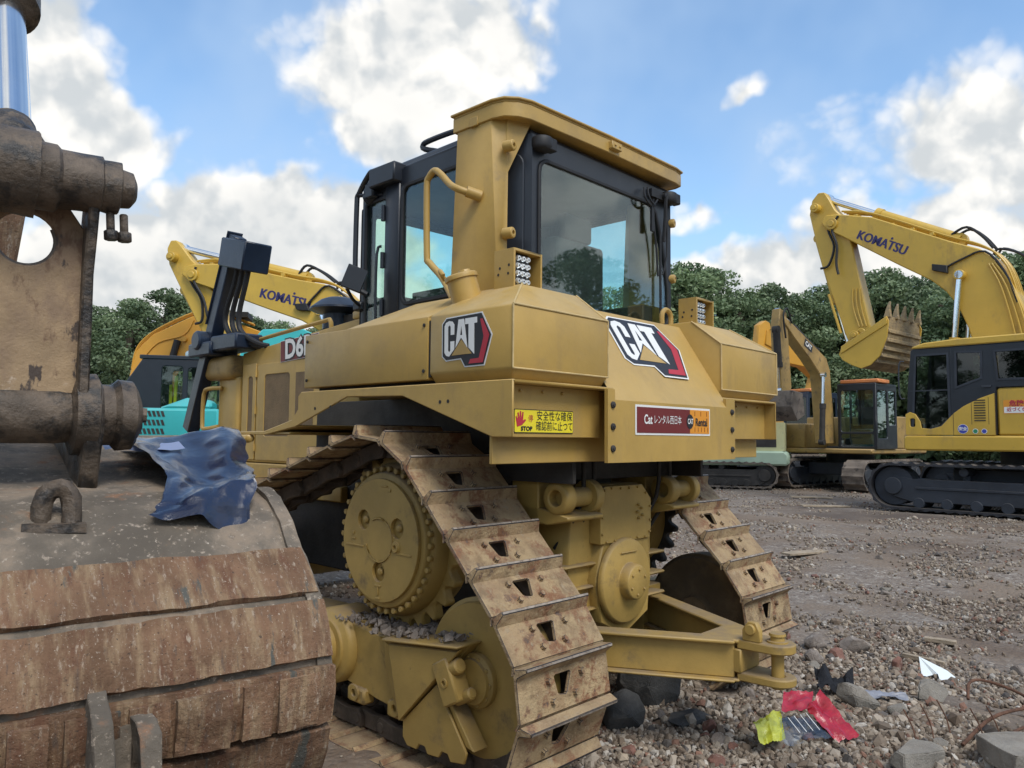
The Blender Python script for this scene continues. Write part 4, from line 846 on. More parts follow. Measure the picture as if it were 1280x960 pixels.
def undercarriage(root, cx0, cx1, r, gauge, w, tmat, fmat):
    for s in (1, -1):
        y = s*gauge/2; b = belt_mesh(cx0, cx1, r, w, y).build('crawler_track', tmat, root)
        m = M(); m.prism([(cx0, r-.20), (cx0+.25, r-.28), (cx1-.30, r-.28), (cx1, r-.20), (cx1, r+.20), (cx1-.35, r+.14), (cx0+.3, r+.14), (cx0, r+.2)], y-w*.36, y+w*.36, 'y')
        m.box(cx0+.35, cx1-.4, y+s*w*.36-.02, y+s*w*.36+.02, r-.05, r+.0)
        for c in (cx0, cx1): m.cyl((c, y-w*.3, r), (c, y+w*.3, r), r-.085, None, 28); m.cyl((c, y-w*.42, r), (c, y+w*.42, r), .16, None, 20)
        n = 7
        for i in range(n): x = cx0+.45+(cx1-cx0-.9)*i/(n-1); m.cyl((x, y-w*.38, .15), (x, y+w*.38, .15), .10, None, 16)
        for x in (cx0+1.1, cx1-1.2): m.cyl((x, y-w*.3, r*2-.16), (x, y+w*.3, r*2-.16), .08, None, 14); m.box(x-.06, x+.06, y-.05, y+.05, r+.1, 2*r-.16)
        m.build('track_frame', fmat, b, bevel=.01)
    m = M(); m.box(cx0+.9, cx1-.9, -gauge/2+.2, gauge/2-.2, r*.9, r*1.75); m.cyl((.0, 0, r*1.6), (0, 0, r*2+.33), .62, None, 36); m.build('turntable', fmat, root, bevel=.02)

def cylinder_between(root, p0, p1, split, r, mat, rodr=None, dy=0.0):
    p0 = Vector((p0[0], dy, p0[1])); p1 = Vector((p1[0], dy, p1[1])); q = p0.lerp(p1, split); d = (p1-p0).normalized()
    m = M(); m.cyl(p0-Vector((0, .07, 0)), p0+Vector((0, .07, 0)), r*1.1, None, 16); m.cyl(p0, q, r, None, 20); m.cyl(q-d*.10, q+d*.03, r*1.15, None, 20); c_ = m.build('hydraulic_cylinder', mat, root)
    m = M(); m.cyl(q, p1, rodr or r*.55, None, 16); m.cyl(p1-Vector((0, .06, 0)), p1+Vector((0, .06, 0)), r*.9, None, 14); m.build('rod', 'chrome', c_)

def rot2(pts, c, deg):
    a = R(deg); return [(c[0]+(x-c[0])*math.cos(a)-(z-c[1])*math.sin(a), c[1]+(x-c[0])*math.sin(a)+(z-c[1])*math.cos(a)) for x, z in pts]

def boom_set(root, body, stickdeg=0, boomdeg=0, letters=True, bucketmat='komold', dy=-.10, by=.28, tx=(2.52, 5.48), xs=1.0, sh=0.0):
    """gooseneck boom, stick and bucket; outlines in metres in the boom's own plane"""
    FT = (.35, 1.75)
    B = lambda P: [(x, z+sh*(x-2.5)) for x, z in rot2([(FT[0]+(x-FT[0])*xs, z) for x, z in P], FT, boomdeg)]
    boom = [(.18, 1.62), (.0, 3.2), (.13, 3.75), (.23, 4.08), (.42, 4.56), (.60, 4.85), (.80, 5.03), (1.29, 5.28), (2.70, 6.08), (3.40, 6.30), (3.66, 6.33), (3.76, 6.20), (3.66, 6.02), (3.29, 5.76), (2.18, 4.93), (1.62, 4.53), (1.38, 4.28), (1.20, 4.0), (1.02, 3.5), (.72, 2.2), (.55, 1.60)]
    b = poly_plate('boom', B(boom), dy-by, dy+by, body, root, .02)
    rib = M(); edge = B([(2.9, 5.95), (1.3, 5.16), (.62, 4.72)])
    for k in range(4):
        y = dy+by*(-.7+.45*k); P = B([(.05, 3.0), (.30, 4.3), (.50, 4.80), (.82, 5.10), (1.4, 5.40), (2.7, 6.14), (3.35, 6.34)]); rib.tube([(x, y, z+.03) for x, z in P], .022, 6, 4)
    for k in range(3):
        y = dy+by+.03; P = B([(.02+.10*k, 2.6), (.08+.10*k, 3.3), (.30+.08*k, 4.2), (.55+.05*k, 4.7)]); rib.tube([(x, y, z) for x, z in P], .020, 6, 4)
    rib.build('oil_pipe', body, b)
    hs = M()
    for k in range(2):
        P = B([(.62, 4.9), (.52, 5.0+.05*k), (.2, 4.85), (-.05, 4.5), (-.10, 4.0), (.05, 3.6)]); hs.tube([(x, dy+by*(.4-.9*k), z) for x, z in P], .026, 6, 4)
        P = B([(1.30, 5.40), (1.05, 5.50), (.80, 5.28), (.62, 5.0)]); hs.tube([(x, dy+.1-.25*k, z+.04) for x, z in P], .028, 6, 4)
    P = B([(1.35, 4.75), (1.05, 4.88), (.70, 4.95), (.4, 4.5), (.22, 3.9)]); hs.tube([(x, dy+by+.03, z) for x, z in P], .022, 6, 4)
    hs.build('hydraulic_hose', 'rubber', b)
    m = M(); q = B([(1.58, 4.85), (1.58, 4.72), (1.32, 4.62), (1.32, 4.78)]); m.prism(q, dy+by, dy+by+.10, 'y'); m.build('boom_lamp', 'rubber', b, bevel=.01)
    m = M(); c_ = B([(1.11, 4.55)])[0]; m.cyl((c_[0], dy-by-.16, c_[1]), (c_[0], dy+by+.16, c_[1]), .10, None, 20); m.build('boom_pin', body, b, bevel=.01)
    for s in (-1, 1): cylinder_between(b, (1.45, 1.55), B([(1.11, 4.55)])[0], .58, .085, body, .055, dy+s*(by+.10))
    # stick
    SP = (3.55, 6.15)
    S = lambda P: B(rot2(P, SP, stickdeg))
    stick = [(3.42, 6.05), (3.30, 6.20), (3.50, 6.45), (3.62, 6.72), (3.72, 6.90), (3.86, 6.92), (4.0, 6.77), (4.06, 6.45), (3.99, 6.1), (3.80, 5.2), (3.30, 3.5), (3.22, 3.42), (3.08, 3.46), (2.80, 3.62), (2.84, 3.8), (3.18, 5.68)]
    st = poly_plate('stick', S(stick), dy-.17, dy+.17, body, b, .02)
    m = M()
    for k in range(3): P = S([(3.02+.07*k, 4.6), (3.0+.08*k, 4.2), (2.90+.07*k, 3.75)]); m.tube([(x, dy+.18, z) for x, z in P], .02, 6, 3)
    P = S([(3.66, 4.55), (3.42, 3.65)]); m.tube([(x, dy+.19, z) for x, z in P], .03, 8, 1); m.build('oil_pipe', body, st)
    hs = M()
    for k in range(2): P = S([(3.50-.12*k, 6.25), (3.62-.1*k, 6.0), (3.50-.08*k, 5.6), (3.62-.18*k, 5.2), (3.80-.40*k, 5.15-.2*k)]); hs.tube([(x, dy+.24+.05*k, z) for x, z in P], .028, 6, 4)
    hs.build('hydraulic_hose', 'rubber', st)
    cylinder_between(b, B([(1.18, 5.32)])[0], S([(3.70, 6.76)])[0], .60, .125, body, .07, dy)
    cylinder_between(st, S([(3.93, 5.9)])[0], S([(3.30, 3.30)])[0], .58, .095, body, .06, dy)
    m = M(); c_ = S([(2.98, 3.62)])[0]; e_ = S([(3.26, 3.34)])[0]; f_ = S([(3.0, 3.02)])[0]
    for y in (dy-.24, dy+.24): m.cyl((c_[0], y-.02, c_[1]), (c_[0], y+.02, c_[1]), .09, None, 14); m.prism(S([(3.02, 3.68), (3.34, 3.38), (3.28, 3.26), (2.94, 3.56)]), y-.02, y+.02, 'y')
    m.build('bucket_link', body, st, bevel=.01)
    for q, rr in ((B([(3.52, 6.10)])[0], .13), (S([(3.88, 6.55)])[0], .10), (S([(3.10, 3.56)])[0], .10)):
        m = M(); m.cyl((q[0], dy-by-.05, q[1]), (q[0], dy+by+.05, q[1]), rr, None, 22); m.cyl((q[0], dy-by-.08, q[1]), (q[0], dy+by+.08, q[1]), rr*.55, None, 14); m.build('joint_pin', body, b, bevel=.008)
    m = M()
    for t in (.15, .32, .5, .68, .85):
        p = Vector(B([(1.3, 5.30)])[0]).lerp(Vector(B([(3.35, 6.30)])[0]), t); m.box(p.x-.04, p.x+.04, dy-by*.9, dy+by*.9, p.y+.01, p.y+.07)
    m.build('pipe_clamps', body, b, bevel=.005)
    # bucket, curled with its teeth up
    bw = .84
    side = S([(3.18, 3.10), (3.12, 3.27), (2.95, 3.36), (2.24, 3.82), (2.20, 3.72), (2.24, 3.40), (2.38, 3.02), (2.56, 2.84), (2.74, 2.78), (2.92, 2.86), (3.10, 2.98)])
    shell = S([(2.24, 3.84), (2.24, 3.40), (2.38, 3.02), (2.56, 2.84), (2.74, 2.78), (2.92, 2.86), (3.12, 3.04)]); shi = S([(2.30, 3.80), (2.30, 3.42), (2.43, 3.07), (2.59, 2.90), (2.74, 2.84), (2.90, 2.92), (3.08, 3.08)])
    m = M(); m.prism(shell+shi[::-1], dy-bw, dy+bw, 'y'); bk = m.build('bucket', bucketmat, st, bevel=.008)
    for s in (-1, 1):
        m = M(); y0, y1 = sorted((dy+s*bw, dy+s*(bw+.03))); m.prism(side, y0, y1, 'y'); y0, y1 = sorted((dy+s*(bw+.03), dy+s*(bw+.055))); m.prism(S([(3.12, 3.27), (2.24, 3.80), (2.22, 3.66), (3.12, 3.12)]), y0, y1, 'y'); m.build('bucket_side', body, bk, bevel=.008)
    m = M()
    for (u, v) in ((2.235, 3.52), (2.26, 3.34), (2.32, 3.18), (2.38, 3.04), (2.47, 2.93)):
        q = S([(u-.03, v-.04), (u-.03, v+.04), (u+.03, v+.04), (u+.03, v-.04)]); m.prism(q, dy-bw+.01, dy+bw-.01, 'y')
    m.build('wear_strip', bucketmat, bk, bevel=.01)
    for k in range(5):
        y = dy-bw+.06+(2*bw-.12)*k/4; m = M(); q0 = S([(2.19, 3.80), (2.31, 3.80)]); q1 = S([(2.20, 3.96), (2.27, 3.96)]); q2 = S([(2.19, 4.12), (2.22, 4.12)])
        m.loft([[(q[0], y+sy*w_, q[1]) for q, sy in ((qq[0], -1), (qq[0], 1), (qq[1], 1), (qq[1], -1))] for qq, w_ in ((q0, .055), (q1, .045), (q2, .012))]); m.build('tooth', bucketmat, bk, bevel=.005)
    if letters:
        m = M(); O = B([tx])[0]; e2 = Vector(B([(tx[0]-1, tx[1]-.58)])[0])-Vector(O); ex = Vector((e2.x, 0, e2.y)); O3 = (O[0], dy+by+.001, O[1])
        m.mat('blueink')
        for kk, sh_ in enumerate((-.010, 0, .010)): m.text("KOMATSU", .27, Vector(O3)+ex.normalized()*sh_, ex, Vector((0, 0, 1)), .0006*kk, .002, .90)
        a = math.atan2(e2.y, e2.x); n2 = Vector((e2.y, -e2.x)).normalized(); n2 = n2 if n2.y > 0 else -n2; p = Vector(O)+e2.normalized()*.165+n2*.15
        m.cyl((p.x, dy+by+.001, p.y), (p.x, dy+by+.004, p.y), .028, None, 6); m.build('lettering', None, b, merge=False)
    return b

def komatsu_house(root, body, full=True):
    m = M().mat(body)
    # revolving deck with rounded lip
    m.prism([(1.84, 1.14), (1.84, 1.36), (1.80, 1.40), (-2.3, 1.40), (-2.3, 1.14), (1.78, 1.12)], 1.30, 1.44, 'y'); m.prism([(1.70, 1.14), (1.70, 1.38), (-2.2, 1.38), (-2.2, 1.14)], -1.40, 1.30, 'y')
    deck = m.build('revolving_deck', body, root, bevel=.03)
    m = M(); m.box(-2.2, .28, .45, 1.40, 1.40, 2.24); m.box(-2.2, .3, -1.38, .45, 1.40, 2.30); m.box(.3, 1.55, -1.38, -.75, 1.40, 2.0); eng = m.build('engine_housing', body, root, bevel=.04)
    m = M()
    a = [(-2.2+.0, 0)]
    m.prism([(-2.1, -1.36), (-2.75, -.9), (-2.9, 0), (-2.75, .9), (-2.1, 1.36)], 1.15, 2.25, 'z'); m.build('counterweight', body, root, bevel=.06)
    m = M(); m.prism(rrect(.42, .62, 1.64, 2.02, .02, 2), 1.425, 1.430, 'y'); 
    # yellow front skirt of the cab side and the access door
    sk = [(1.80, 1.41), (1.80, 1.80), (1.72, 1.84), (1.62, 1.80), (1.54, 1.66), (1.52, 1.54), (1.36, 1.52), (1.18, 1.57), (.96, 1.81), (.80, 1.93), (.55, 2.06), (.30, 2.15), (.30, 1.41)]
    m = M(); m.prism(sk, 1.40, 1.425, 'y', holes=[rrect(1.63, 1.72, 1.56, 1.72, .03)]); m.box(.29, .300, 1.40, 1.427, 1.41, 2.15) if False else None; s_ = m.build('side_skirt', body, root, bevel=.006)
    m = M()
    for z in [1.66+.045*i for i in range(9)]: m.box(.45, .63, 1.425, 1.431, z, z+.018)
    for (x0, x1, z0, z1) in ((.40, .405, 1.60, 2.08), (.67, .675, 1.60, 2.05), (.97, .976, 1.41, 1.80), (.296, .302, 1.41, 2.2)): m.box(x0, x1, 1.4245, 1.4275, z0, z1)
    m.build('vent_louvre', 'dark', s_)
    m = M(); m.mat('white').cyl((.82, 1.4255, 1.52), (.82, 1.4275, 1.52), .085, None, 28); m.mat('bluedec').cyl((.82, 1.4275, 1.52), (.82, 1.429, 1.52), .078, None, 28)
    m.mat('white').text('\u5b89\u5168', .07, (.82, 1.4295, 1.52), (-1, 0, 0), ZO, 0, .002)
    m.build('round_sticker', None, root, merge=False)
    for x in (.62, .48): m = M(); m.mat('white').cyl((x, 1.4255, 1.48), (x, 1.4275, 1.48), .045, None, 20); m.mat('greendec' if x > .5 else 'bluedec').cyl((x, 1.4275, 1.48), (x, 1.429, 1.48), .036, None, 20); m.build('small_sticker', None, root, merge=False)
    m = M()
    m.mat('orange').flat(rrect(-.20, .20, -.12, .12, .02, 2), (-.02+.0, 1.4015, 1.90), (-1, 0, 0), ZO, 0); m.mat('white').flat(rrect(-.19, .19, -.105, .00, .01, 2), (-.02, 1.4015, 1.90), (-1, 0, 0), ZO, .002)
    m.mat('red').text('\u5371\u967a', .11, (-.02, 1.4015, 1.955), (-1, 0, 0), ZO, .0035, .004).text('\u8fd1\u3065\u304f\u306a', .075, (-.02, 1.4015, 1.85), (-1, 0, 0), ZO, .0035, .002)
    m.build('warning_sticker', None, root, merge=False)
    # cab
    m = M(); top = 3.04
    side = [(1.80, 1.42), (1.76, 2.3), (1.69, 3.0), (1.60, top), (-.62, top), (-.70, 2.9), (-.70, 2.25), (.28, 2.25), (.28, 1.42)]
    w1 = [(1.69, 1.50), (1.42, 1.50), (1.20, 1.55), (1.03, 1.70), (1.04, 2.91), (1.61, 2.91)]; w1 = [(x*1.0, z) for x, z in w1]
    w2 = [(.93, 2.26), (.50, 2.42), (.49, 2.90), (.92, 2.93)]; w3 = [(.26, 2.38), (-.55, 2.38), (-.55, 2.90), (.30, 2.90)]
    m.prism(side, 1.36, 1.40, 'y', holes=[w1, w2, w3]); m.prism(side, .42, .46, 'y', holes=[w2])
    m.box(-.70, -.66, .46, 1.36, 2.25, 3.0); m.box(-.70, 1.66, .42, 1.40, 3.0, 3.045); m.box(1.62, 1.66, .46, .54, 1.45, 3.0); m.box(1.62, 1.66, 1.28, 1.36, 1.45, 3.0); m.box(1.60, 1.75, .46, 1.36, 1.42, 1.62)
    cb = m.build('cab', 'black', root, bevel=.01)
    for w in (w1, w2, w3):
        m = M(); m.prism(offset_poly(w, -.012), 1.398, 1.412, 'y', holes=[offset_poly(w, .025)]); f = m.build('window_frame', 'frame', cb); m = M(); m.prism(w, 1.375, 1.380, 'y'); m.build('window_pane', 'glassdark', f)
    m = M(); m.box(1.03, 1.72, 1.385, 1.409, 2.225, 2.245); m.box(.99, 1.0, 1.40, 1.404, 1.8, 3.0); m.box(.36, .50, 1.40, 1.43, 2.255, 2.29); m.tube([(1.80, 1.42, 2.10), (1.88, 1.46, 2.15), (1.88, 1.46, 2.75), (1.80, 1.42, 2.80)], .014, 6); m.build('cab_trim', 'frame', cb, bevel=.004)
    m = M(); m.prism([(1.68, 3.03), (1.66, 3.07), (1.45, 3.13), (.9, 3.165), (-.62, 3.165), (-.72, 3.10), (-.70, 3.03)], .40, 1.42, 'y'); m.build('cab_roof', body, cb, bevel=.025)
    m = M(); m.box(.2, .7, .6, 1.1, 1.5, 1.95); m.box(.15, .3, .62, 1.08, 1.9, 2.5); m.box(1.2, 1.5, .6, 1.1, 1.5, 1.9); m.build('driver_seat', 'seat', cb, bevel=.03)

def simple_house(root, body, cabmat='black', cab=(.30, 1.32), length=2.1, glassm='glassdark', top=2.86, lampbar=False, panels=None, cablen=(.10, 1.55)):
    m = M(); m.box(-length, 1.55, -1.25, 1.25, .95, 1.08); m.box(-length, .05, -1.24, 1.24, 1.08, 1.95); m.box(.05, 1.35, -1.24, -.62, 1.08, 1.75); h = m.build('engine_housing', body, root, bevel=.03)
    m = M(); m.prism([(-length, -1.22), (-length-.35, -.8), (-length-.45, 0), (-length-.35, .8), (-length, 1.22)], .98, 1.9, 'z'); m.build('counterweight', body if not panels else panels, root, bevel=.05)
    x0, x1 = cablen; y0, y1 = cab; m = M(); t = .04
    fw = rrect(y0+.08, y1-.08, 1.52, top-.12, .06); fl = rrect(y0+.08, y1-.08, 1.14, 1.46, .05)
    m.prism([(y0, 1.08), (y1, 1.08), (y1, top), (y0, top)], x1-t, x1, 'x', holes=[fw, fl])
    m.prism([(y0, 1.08), (y1, 1.08), (y1, top), (y0, top)], x0, x0+t, 'x', holes=[rrect(y0+.15, y1-.15, 1.7, top-.15, .06)])
    dr = rrect(x1-.68, x1-.09, 1.35, top-.12, .06); qr = rrect(x0+.09, x1-.78, 1.70, top-.12, .06)
    for ya, yb in ((y1-t, y1), (y0, y0+t)): m.prism([(x0+t, 1.08), (x1-t, 1.08), (x1-t, top), (x0+t, top)], ya, yb, 'y', holes=[dr, qr])
    m.box(x0, x1, y0, y1, top, top+.06); cb = m.build('cab', cabmat, root, bevel=.012)
    for nm, pts, a0, a1, ax in (('windscreen', fw, x1-.025, x1-.02, 'x'), ('lower_window', fl, x1-.025, x1-.02, 'x'), ('side_window', dr, y1-.025, y1-.02, 'y'), ('side_window', qr, y1-.025, y1-.02, 'y'), ('side_window', dr, y0+.02, y0+.025, 'y'), ('side_window', qr, y0+.02, y0+.025, 'y'), ('rear_window', rrect(y0+.15, y1-.15, 1.7, top-.15, .06), x0+.02, x0+.025, 'x')):
        m = M(); m.prism(pts, a0, a1, ax); m.build(nm, glassm, cb)
    m = M(); m.box(x0+.3, x0+.8, y0+.25, y1-.25, 1.1, 1.55); m.box(x0+.25, x0+.4, y0+.25, y1-.25, 1.5, 2.2); m.box(x1-.35, x1-.2, y0+.2, y1-.2, 1.1, 1.6); m.build('driver_seat', 'seat', cb, bevel=.03)
    if lampbar:
        m = M(); m.box(x1-.75, x1-.05, y0+.05, y1+.05, top+.07, top+.17); m.build('roof_lamp_bar', 'lamp', cb, bevel=.02)
    return h

def simple_arm(root, mat, boom, stick, w=.17, dy=0.0, cyls=(), bucket=None, smat=None, hose=None):
    b = poly_plate('boom', boom, dy-w, dy+w, mat, root, .02)
    s = poly_plate('stick', stick, dy-w*.75, dy+w*.75, smat or mat, b, .015) if stick else None
    for (p0, p1, sp, r, y) in cyls: cylinder_between(b, p0, p1, sp, r, 'dark', None, dy+y)
    if bucket:
        m = M(); m.prism(bucket, dy-.42, dy+.42, 'y'); m.build('bucket', 'trk', s or b, bevel=.02)
    if hose:
        m = M()
        for k, P in enumerate(hose): m.tube([(x, dy+w+.03, z) for x, z in P], .022, 6, 4)
        m.build('hydraulic_hose', 'rubber', b)
    return b

def make_machines():
    G = .25
    # stand the big one so its cab side keeps its place
    p0 = Vector((9.641, 14.367))+Vector((math.cos(R(140)), math.sin(R(140))))*.6+Vector((-math.sin(R(140)), math.cos(R(140))))*1.4
    KO = p0-Vector((math.cos(R(132)), math.sin(R(132))))*.6-Vector((-math.sin(R(132)), math.cos(R(132))))*1.4
    # large yellow excavator at the right
    r_ = thing('excavator', 'bright yellow KOMATSU excavator at the far right with its bucket raised above the others', 'excavator', (*KO, G), R(132), 'parked excavators')
    undercarriage(r_, -1.75, 2.02, .45, 2.55, .66, 'trkdark', 'frame'); komatsu_house(r_, 'komatsu'); boom_set(r_, 'komatsu', xs=1.065)
    # same maker behind the bulldozer's hood
    r_ = thing('excavator', 'yellow excavator behind the bulldozer hood, with KOMATSU on a low boom beside the black post', 'excavator', (-1.42, 15.0, G), R(170), 'parked excavators')
    undercarriage(r_, -1.75, 2.02, .45, 2.55, .66, 'trk', 'frame'); komatsu_house(r_, 'komatsu'); boom_set(r_, 'komatsu', stickdeg=9, boomdeg=-30, sh=.24, tx=(1.75, 5.02))
    # smaller tan one in the middle distance
    f = Vector((math.cos(R(222)), math.sin(R(222)), 0)); l = Vector((-f.y, f.x, 0))
    r_ = thing('excavator', 'faded tan excavator with a glass-fronted black cab and an orange lamp bar on its roof', 'excavator', (9.45, 21.5, G), R(222), 'parked excavators')
    undercarriage(r_, -1.5, 1.75, .40, 2.0, .55, 'trk', 'frame'); simple_house(r_, 'oldcat', glassm='glassrear', lampbar=True, cab=(.30, 1.30), top=2.72, cablen=(.05, 1.35))
    bm_ = [(1.15, 1.2), (1.35, 2.55), (1.42, 3.15), (1.62, 3.48), (3.3, 4.18), (3.75, 4.36), (3.82, 4.22), (3.3, 3.85), (2.5, 3.38), (1.98, 3.02), (1.9, 2.6), (1.75, 1.2)]
    stk = [(3.60, 4.46), (3.92, 4.54), (4.02, 4.10), (3.92, 2.45), (3.60, 2.30), (3.42, 2.6)]
    simple_arm(r_, 'oldcat', bm_, stk, .15, .0, [((2.1, 1.25), (1.95, 3.0), .55, .07, .22), ((1.9, 3.66), (3.85, 4.50), .6, .07, 0), ((4.02, 4.0), (3.88, 2.5), .6, .09, .05)], [(3.45, 2.45), (3.95, 2.5), (4.05, 2.1), (3.75, 1.75), (3.35, 1.9)], 'oldcat', [[(3.5, 4.2), (3.7, 4.55), (3.9, 4.35), (3.8, 3.8)]])
    m = M(); m.mat('ink').flat(rrect(-.22, .22, -.10, .10, .02, 2), (2.6, .152, 3.72), (-1, 0, -.40), ZO); m.mat('white').text('CAT', .17, (2.6, .155, 3.72), (-1, 0, -.40), ZO, .002, .006); m.build('emblem', None, r_, merge=False)
    # orange-yellow one behind it
    r_ = thing('excavator', 'orange-yellow excavator with dark blue cab standing behind the faded tan one', 'excavator', (9.95, 26.6, G), R(210), 'parked excavators')
    undercarriage(r_, -1.6, 1.8, .42, 2.2, .55, 'trk', 'frame'); simple_house(r_, 'orangey', cabmat='navy', lampbar=True, cab=(.35, 1.35), top=2.80, cablen=(-.25, 1.2))
    simple_arm(r_, 'orangey', [(-.3, 1.3), (-1.25, 3.1), (-1.6, 3.77), (-.9, 4.42), (-.02, 4.72), (1.13, 4.72), (1.6, 5.0), (1.7, 4.5), (1.13, 4.33), (.63, 3.92), (-.22, 3.84), (-.8, 3.5), (.1, 1.3)], [(1.2, 4.55), (1.42, 5.25), (1.62, 5.32), (1.90, 5.15), (2.02, 4.4), (2.3, 2.7), (2.05, 2.6)], .18, -.1, [((.3, 4.85), (1.6, 5.2), .5, .07, 0)], None, None, [[(1.5, 5.0), (1.25, 4.9), (1.1, 4.3), (1.4, 3.8), (1.9, 4.0)]])
    # cream and pale green one seen under the fender
    r_ = thing('excavator', 'low cream and pale green excavator seen under the right fender of the bulldozer', 'excavator', (5.80, 21.9, G), R(158), 'parked excavators')
    undercarriage(r_, -1.4, 1.3, .36, 2.1, .5, 'trk', 'dark')
    m = M(); m.prism([(1.05, .62), (1.05, .92), (.95, 1.0), (-1.9, 1.0), (-2.0, .9), (-2.0, .62), (.9, .60)], -1.15, 1.25, 'y'); m.build('revolving_deck', 'mint', r_, bevel=.05)
    m = M(); m.box(-1.9, .72, -1.1, 1.15, 1.0, 1.75); m.box(-.35, -.33, 1.15, 1.156, 1.02, 1.72); m.box(.34, .36, 1.15, 1.156, 1.02, 1.72); h_ = m.build('engine_housing', 'cream', r_, bevel=.03)
    m = M()
    for i in range(7): m.box(-.78, -.52, 1.15, 1.158, 1.08+.07*i, 1.11+.07*i)
    m.build('vent_louvre', 'dark', h_); m = M(); m.box(-1.7, -.95, 1.15, 1.158, 1.1, 1.5); m.build('grille_opening', 'dark', h_)
    m = M(); m.box(.75, 1.55, -.4, .4, .62, 1.4); m.prism([(1.2, .5), (1.75, .45), (1.85, 1.1), (1.6, 1.5), (1.2, 1.3)], .3, .95, 'y'); m.build('bucket', 'trk', r_, bevel=.03)
    # teal one behind the foreground bucket, facing right
    r_ = thing('excavator', 'teal excavator with a black cab behind the big rusty bucket', 'excavator', (-5.70, 13.6, G), R(15), 'parked excavators')
    undercarriage(r_, -1.7, 1.9, .44, 2.4, .6, 'trk', 'frame')
    m = M(); m.box(-2.2, 1.6, -1.3, 1.3, 1.02, 1.20); m.box(-2.2, .62, -1.28, -.30, 1.20, 1.72); m.box(.62, 1.5, -1.28, -.55, 1.20, 1.62)
    m.loft([[(-.30, -1.28, 1.72), (.5, -1.28, 1.72), (.5, -.4, 1.72), (-.30, -.4, 1.72)], [(.1, -1.1, 1.90), (.5, -1.2, 1.86), (.5, -.5, 1.86), (.1, -.5, 1.90)]]); m.box(-2.2, -.9, -.3, 1.28, 1.2, 2.0); h_ = m.build('engine_housing', 'teal', r_, bevel=.04)
    m = M(); m.prism([(-2.2, -1.25), (-2.6, -.8), (-2.7, 0), (-2.6, .8), (-2.2, 1.25)], 1.0, 1.95, 'z'); m.build('counterweight', 'teal', r_, bevel=.05)
    m = M()
    for j in range(3):
        for i in range(7): x = -.62+.065*i-.0; m.prism([(x, 1.30+.14*j), (x+.04, 1.30+.14*j), (x+.01, 1.39+.14*j), (x-.03, 1.39+.14*j)], -1.286, -1.279, 'y')
    m.build('vent_louvre', 'dark', h_)
    m = M(); x0, x1, y0, y1, top = -1.15, .62, .0, 1.15, 2.62; t = .05
    s_ = [(x0, 1.2), (x1, 1.2), (x1, top), (x0+.35, top), (x0, 2.05)]; wins = [rrect(-.48, -.14, 1.55, top-.12, .05), rrect(-.05, .52, 1.75, top-.14, .05)]
    for ya in (y0, y1-t): m.prism(s_, ya, ya+t, 'y', holes=wins)
    fr_ = [(y0, 0), (y1, 0)]
    m.box(x1-t, x1, y0+t, y1-t, 1.2, 1.5); m.box(x1-t, x1, y0+t, y1-t, top-.12, top); m.box(x0, x0+t, y0+t, y1-t, 1.2, 1.75); m.box(x0+.3, x1+.02, y0-.01, y1+.01, top, top+.07); cb = m.build('cab', 'black', r_, bevel=.012)
    m = M(); m.loft([[(x0, y0+.03, 1.75), (x0, y1-.03, 1.75), (x0+.01, y1-.03, 1.75), (x0+.01, y0+.03, 1.75)], [(x0, y0+.03, 2.05), (x0, y1-.03, 2.05), (x0+.01, y1-.03, 2.05), (x0+.01, y0+.03, 2.05)], [(x0+.35, y0+.03, top), (x0+.35, y1-.03, top), (x0+.36, y1-.03, top), (x0+.36, y0+.03, top)]]); m.build('rear_window', 'glassrear', cb)
    for w in wins: m = M(); m.prism(w, y0+.02, y0+.025, 'y'); m.build('side_window', 'glass', cb)
    m = M(); m.cyl((-.32, .4, 1.5), (-.30, .4, 2.35), .03, None, 8); m.cyl((-.40, .5, 1.5), (-.40, .5, 2.2), .03, None, 8); m.build('cab_levers', 'ylw', cb)
    m = M(); m.box(-.1, .4, .3, .85, 1.25, 1.8); m.box(-.15, .0, .3, .85, 1.8, 2.3); m.build('driver_seat', 'seat', cb, bevel=.03)
    simple_arm(r_, 'teal', [(.55, 1.3), (.62, 2.1), (.85, 2.75), (1.2, 3.18), (1.9, 3.22), (3.4, 2.55), (5.0, 1.6), (4.9, 1.3), (3.2, 2.1), (1.9, 2.75), (1.5, 2.7), (1.2, 2.3), (1.0, 1.3)], [(4.8, 1.8), (5.2, 1.6), (4.6, .35), (4.3, .5)], .2, -.15, [((1.5, 1.2), (1.4, 2.7), .6, .08, -.3)], None, None, [[(.95, 3.0), (.7, 2.7), (.55, 2.2), (.6, 1.7)], [(1.1, 3.1), (.8, 3.0), (.5, 2.5), (.45, 1.9)]])
    m = M(); m.box(-1.50, -1.44, -1.36, -1.02, 1.62, 2.22); m.tube([(-1.47, -1.2, 1.62), (-1.47, -1.2, 1.2)], .02, 6, 1); m.build('mirror', 'navy', r_, bevel=.02)
    # orange-yellow gooseneck boom beyond the teal cab
    r_ = thing('excavator', 'orange-yellow excavator behind the teal one, only its bent boom showing above the black cab', 'excavator', (-7.6, 17.6, G), R(10), 'parked excavators')
    undercarriage(r_, -1.7, 1.9, .44, 2.4, .6, 'trk', 'frame'); simple_house(r_, 'orangey', cab=(.3, 1.3), top=2.4, cablen=(-1.6, -.2))
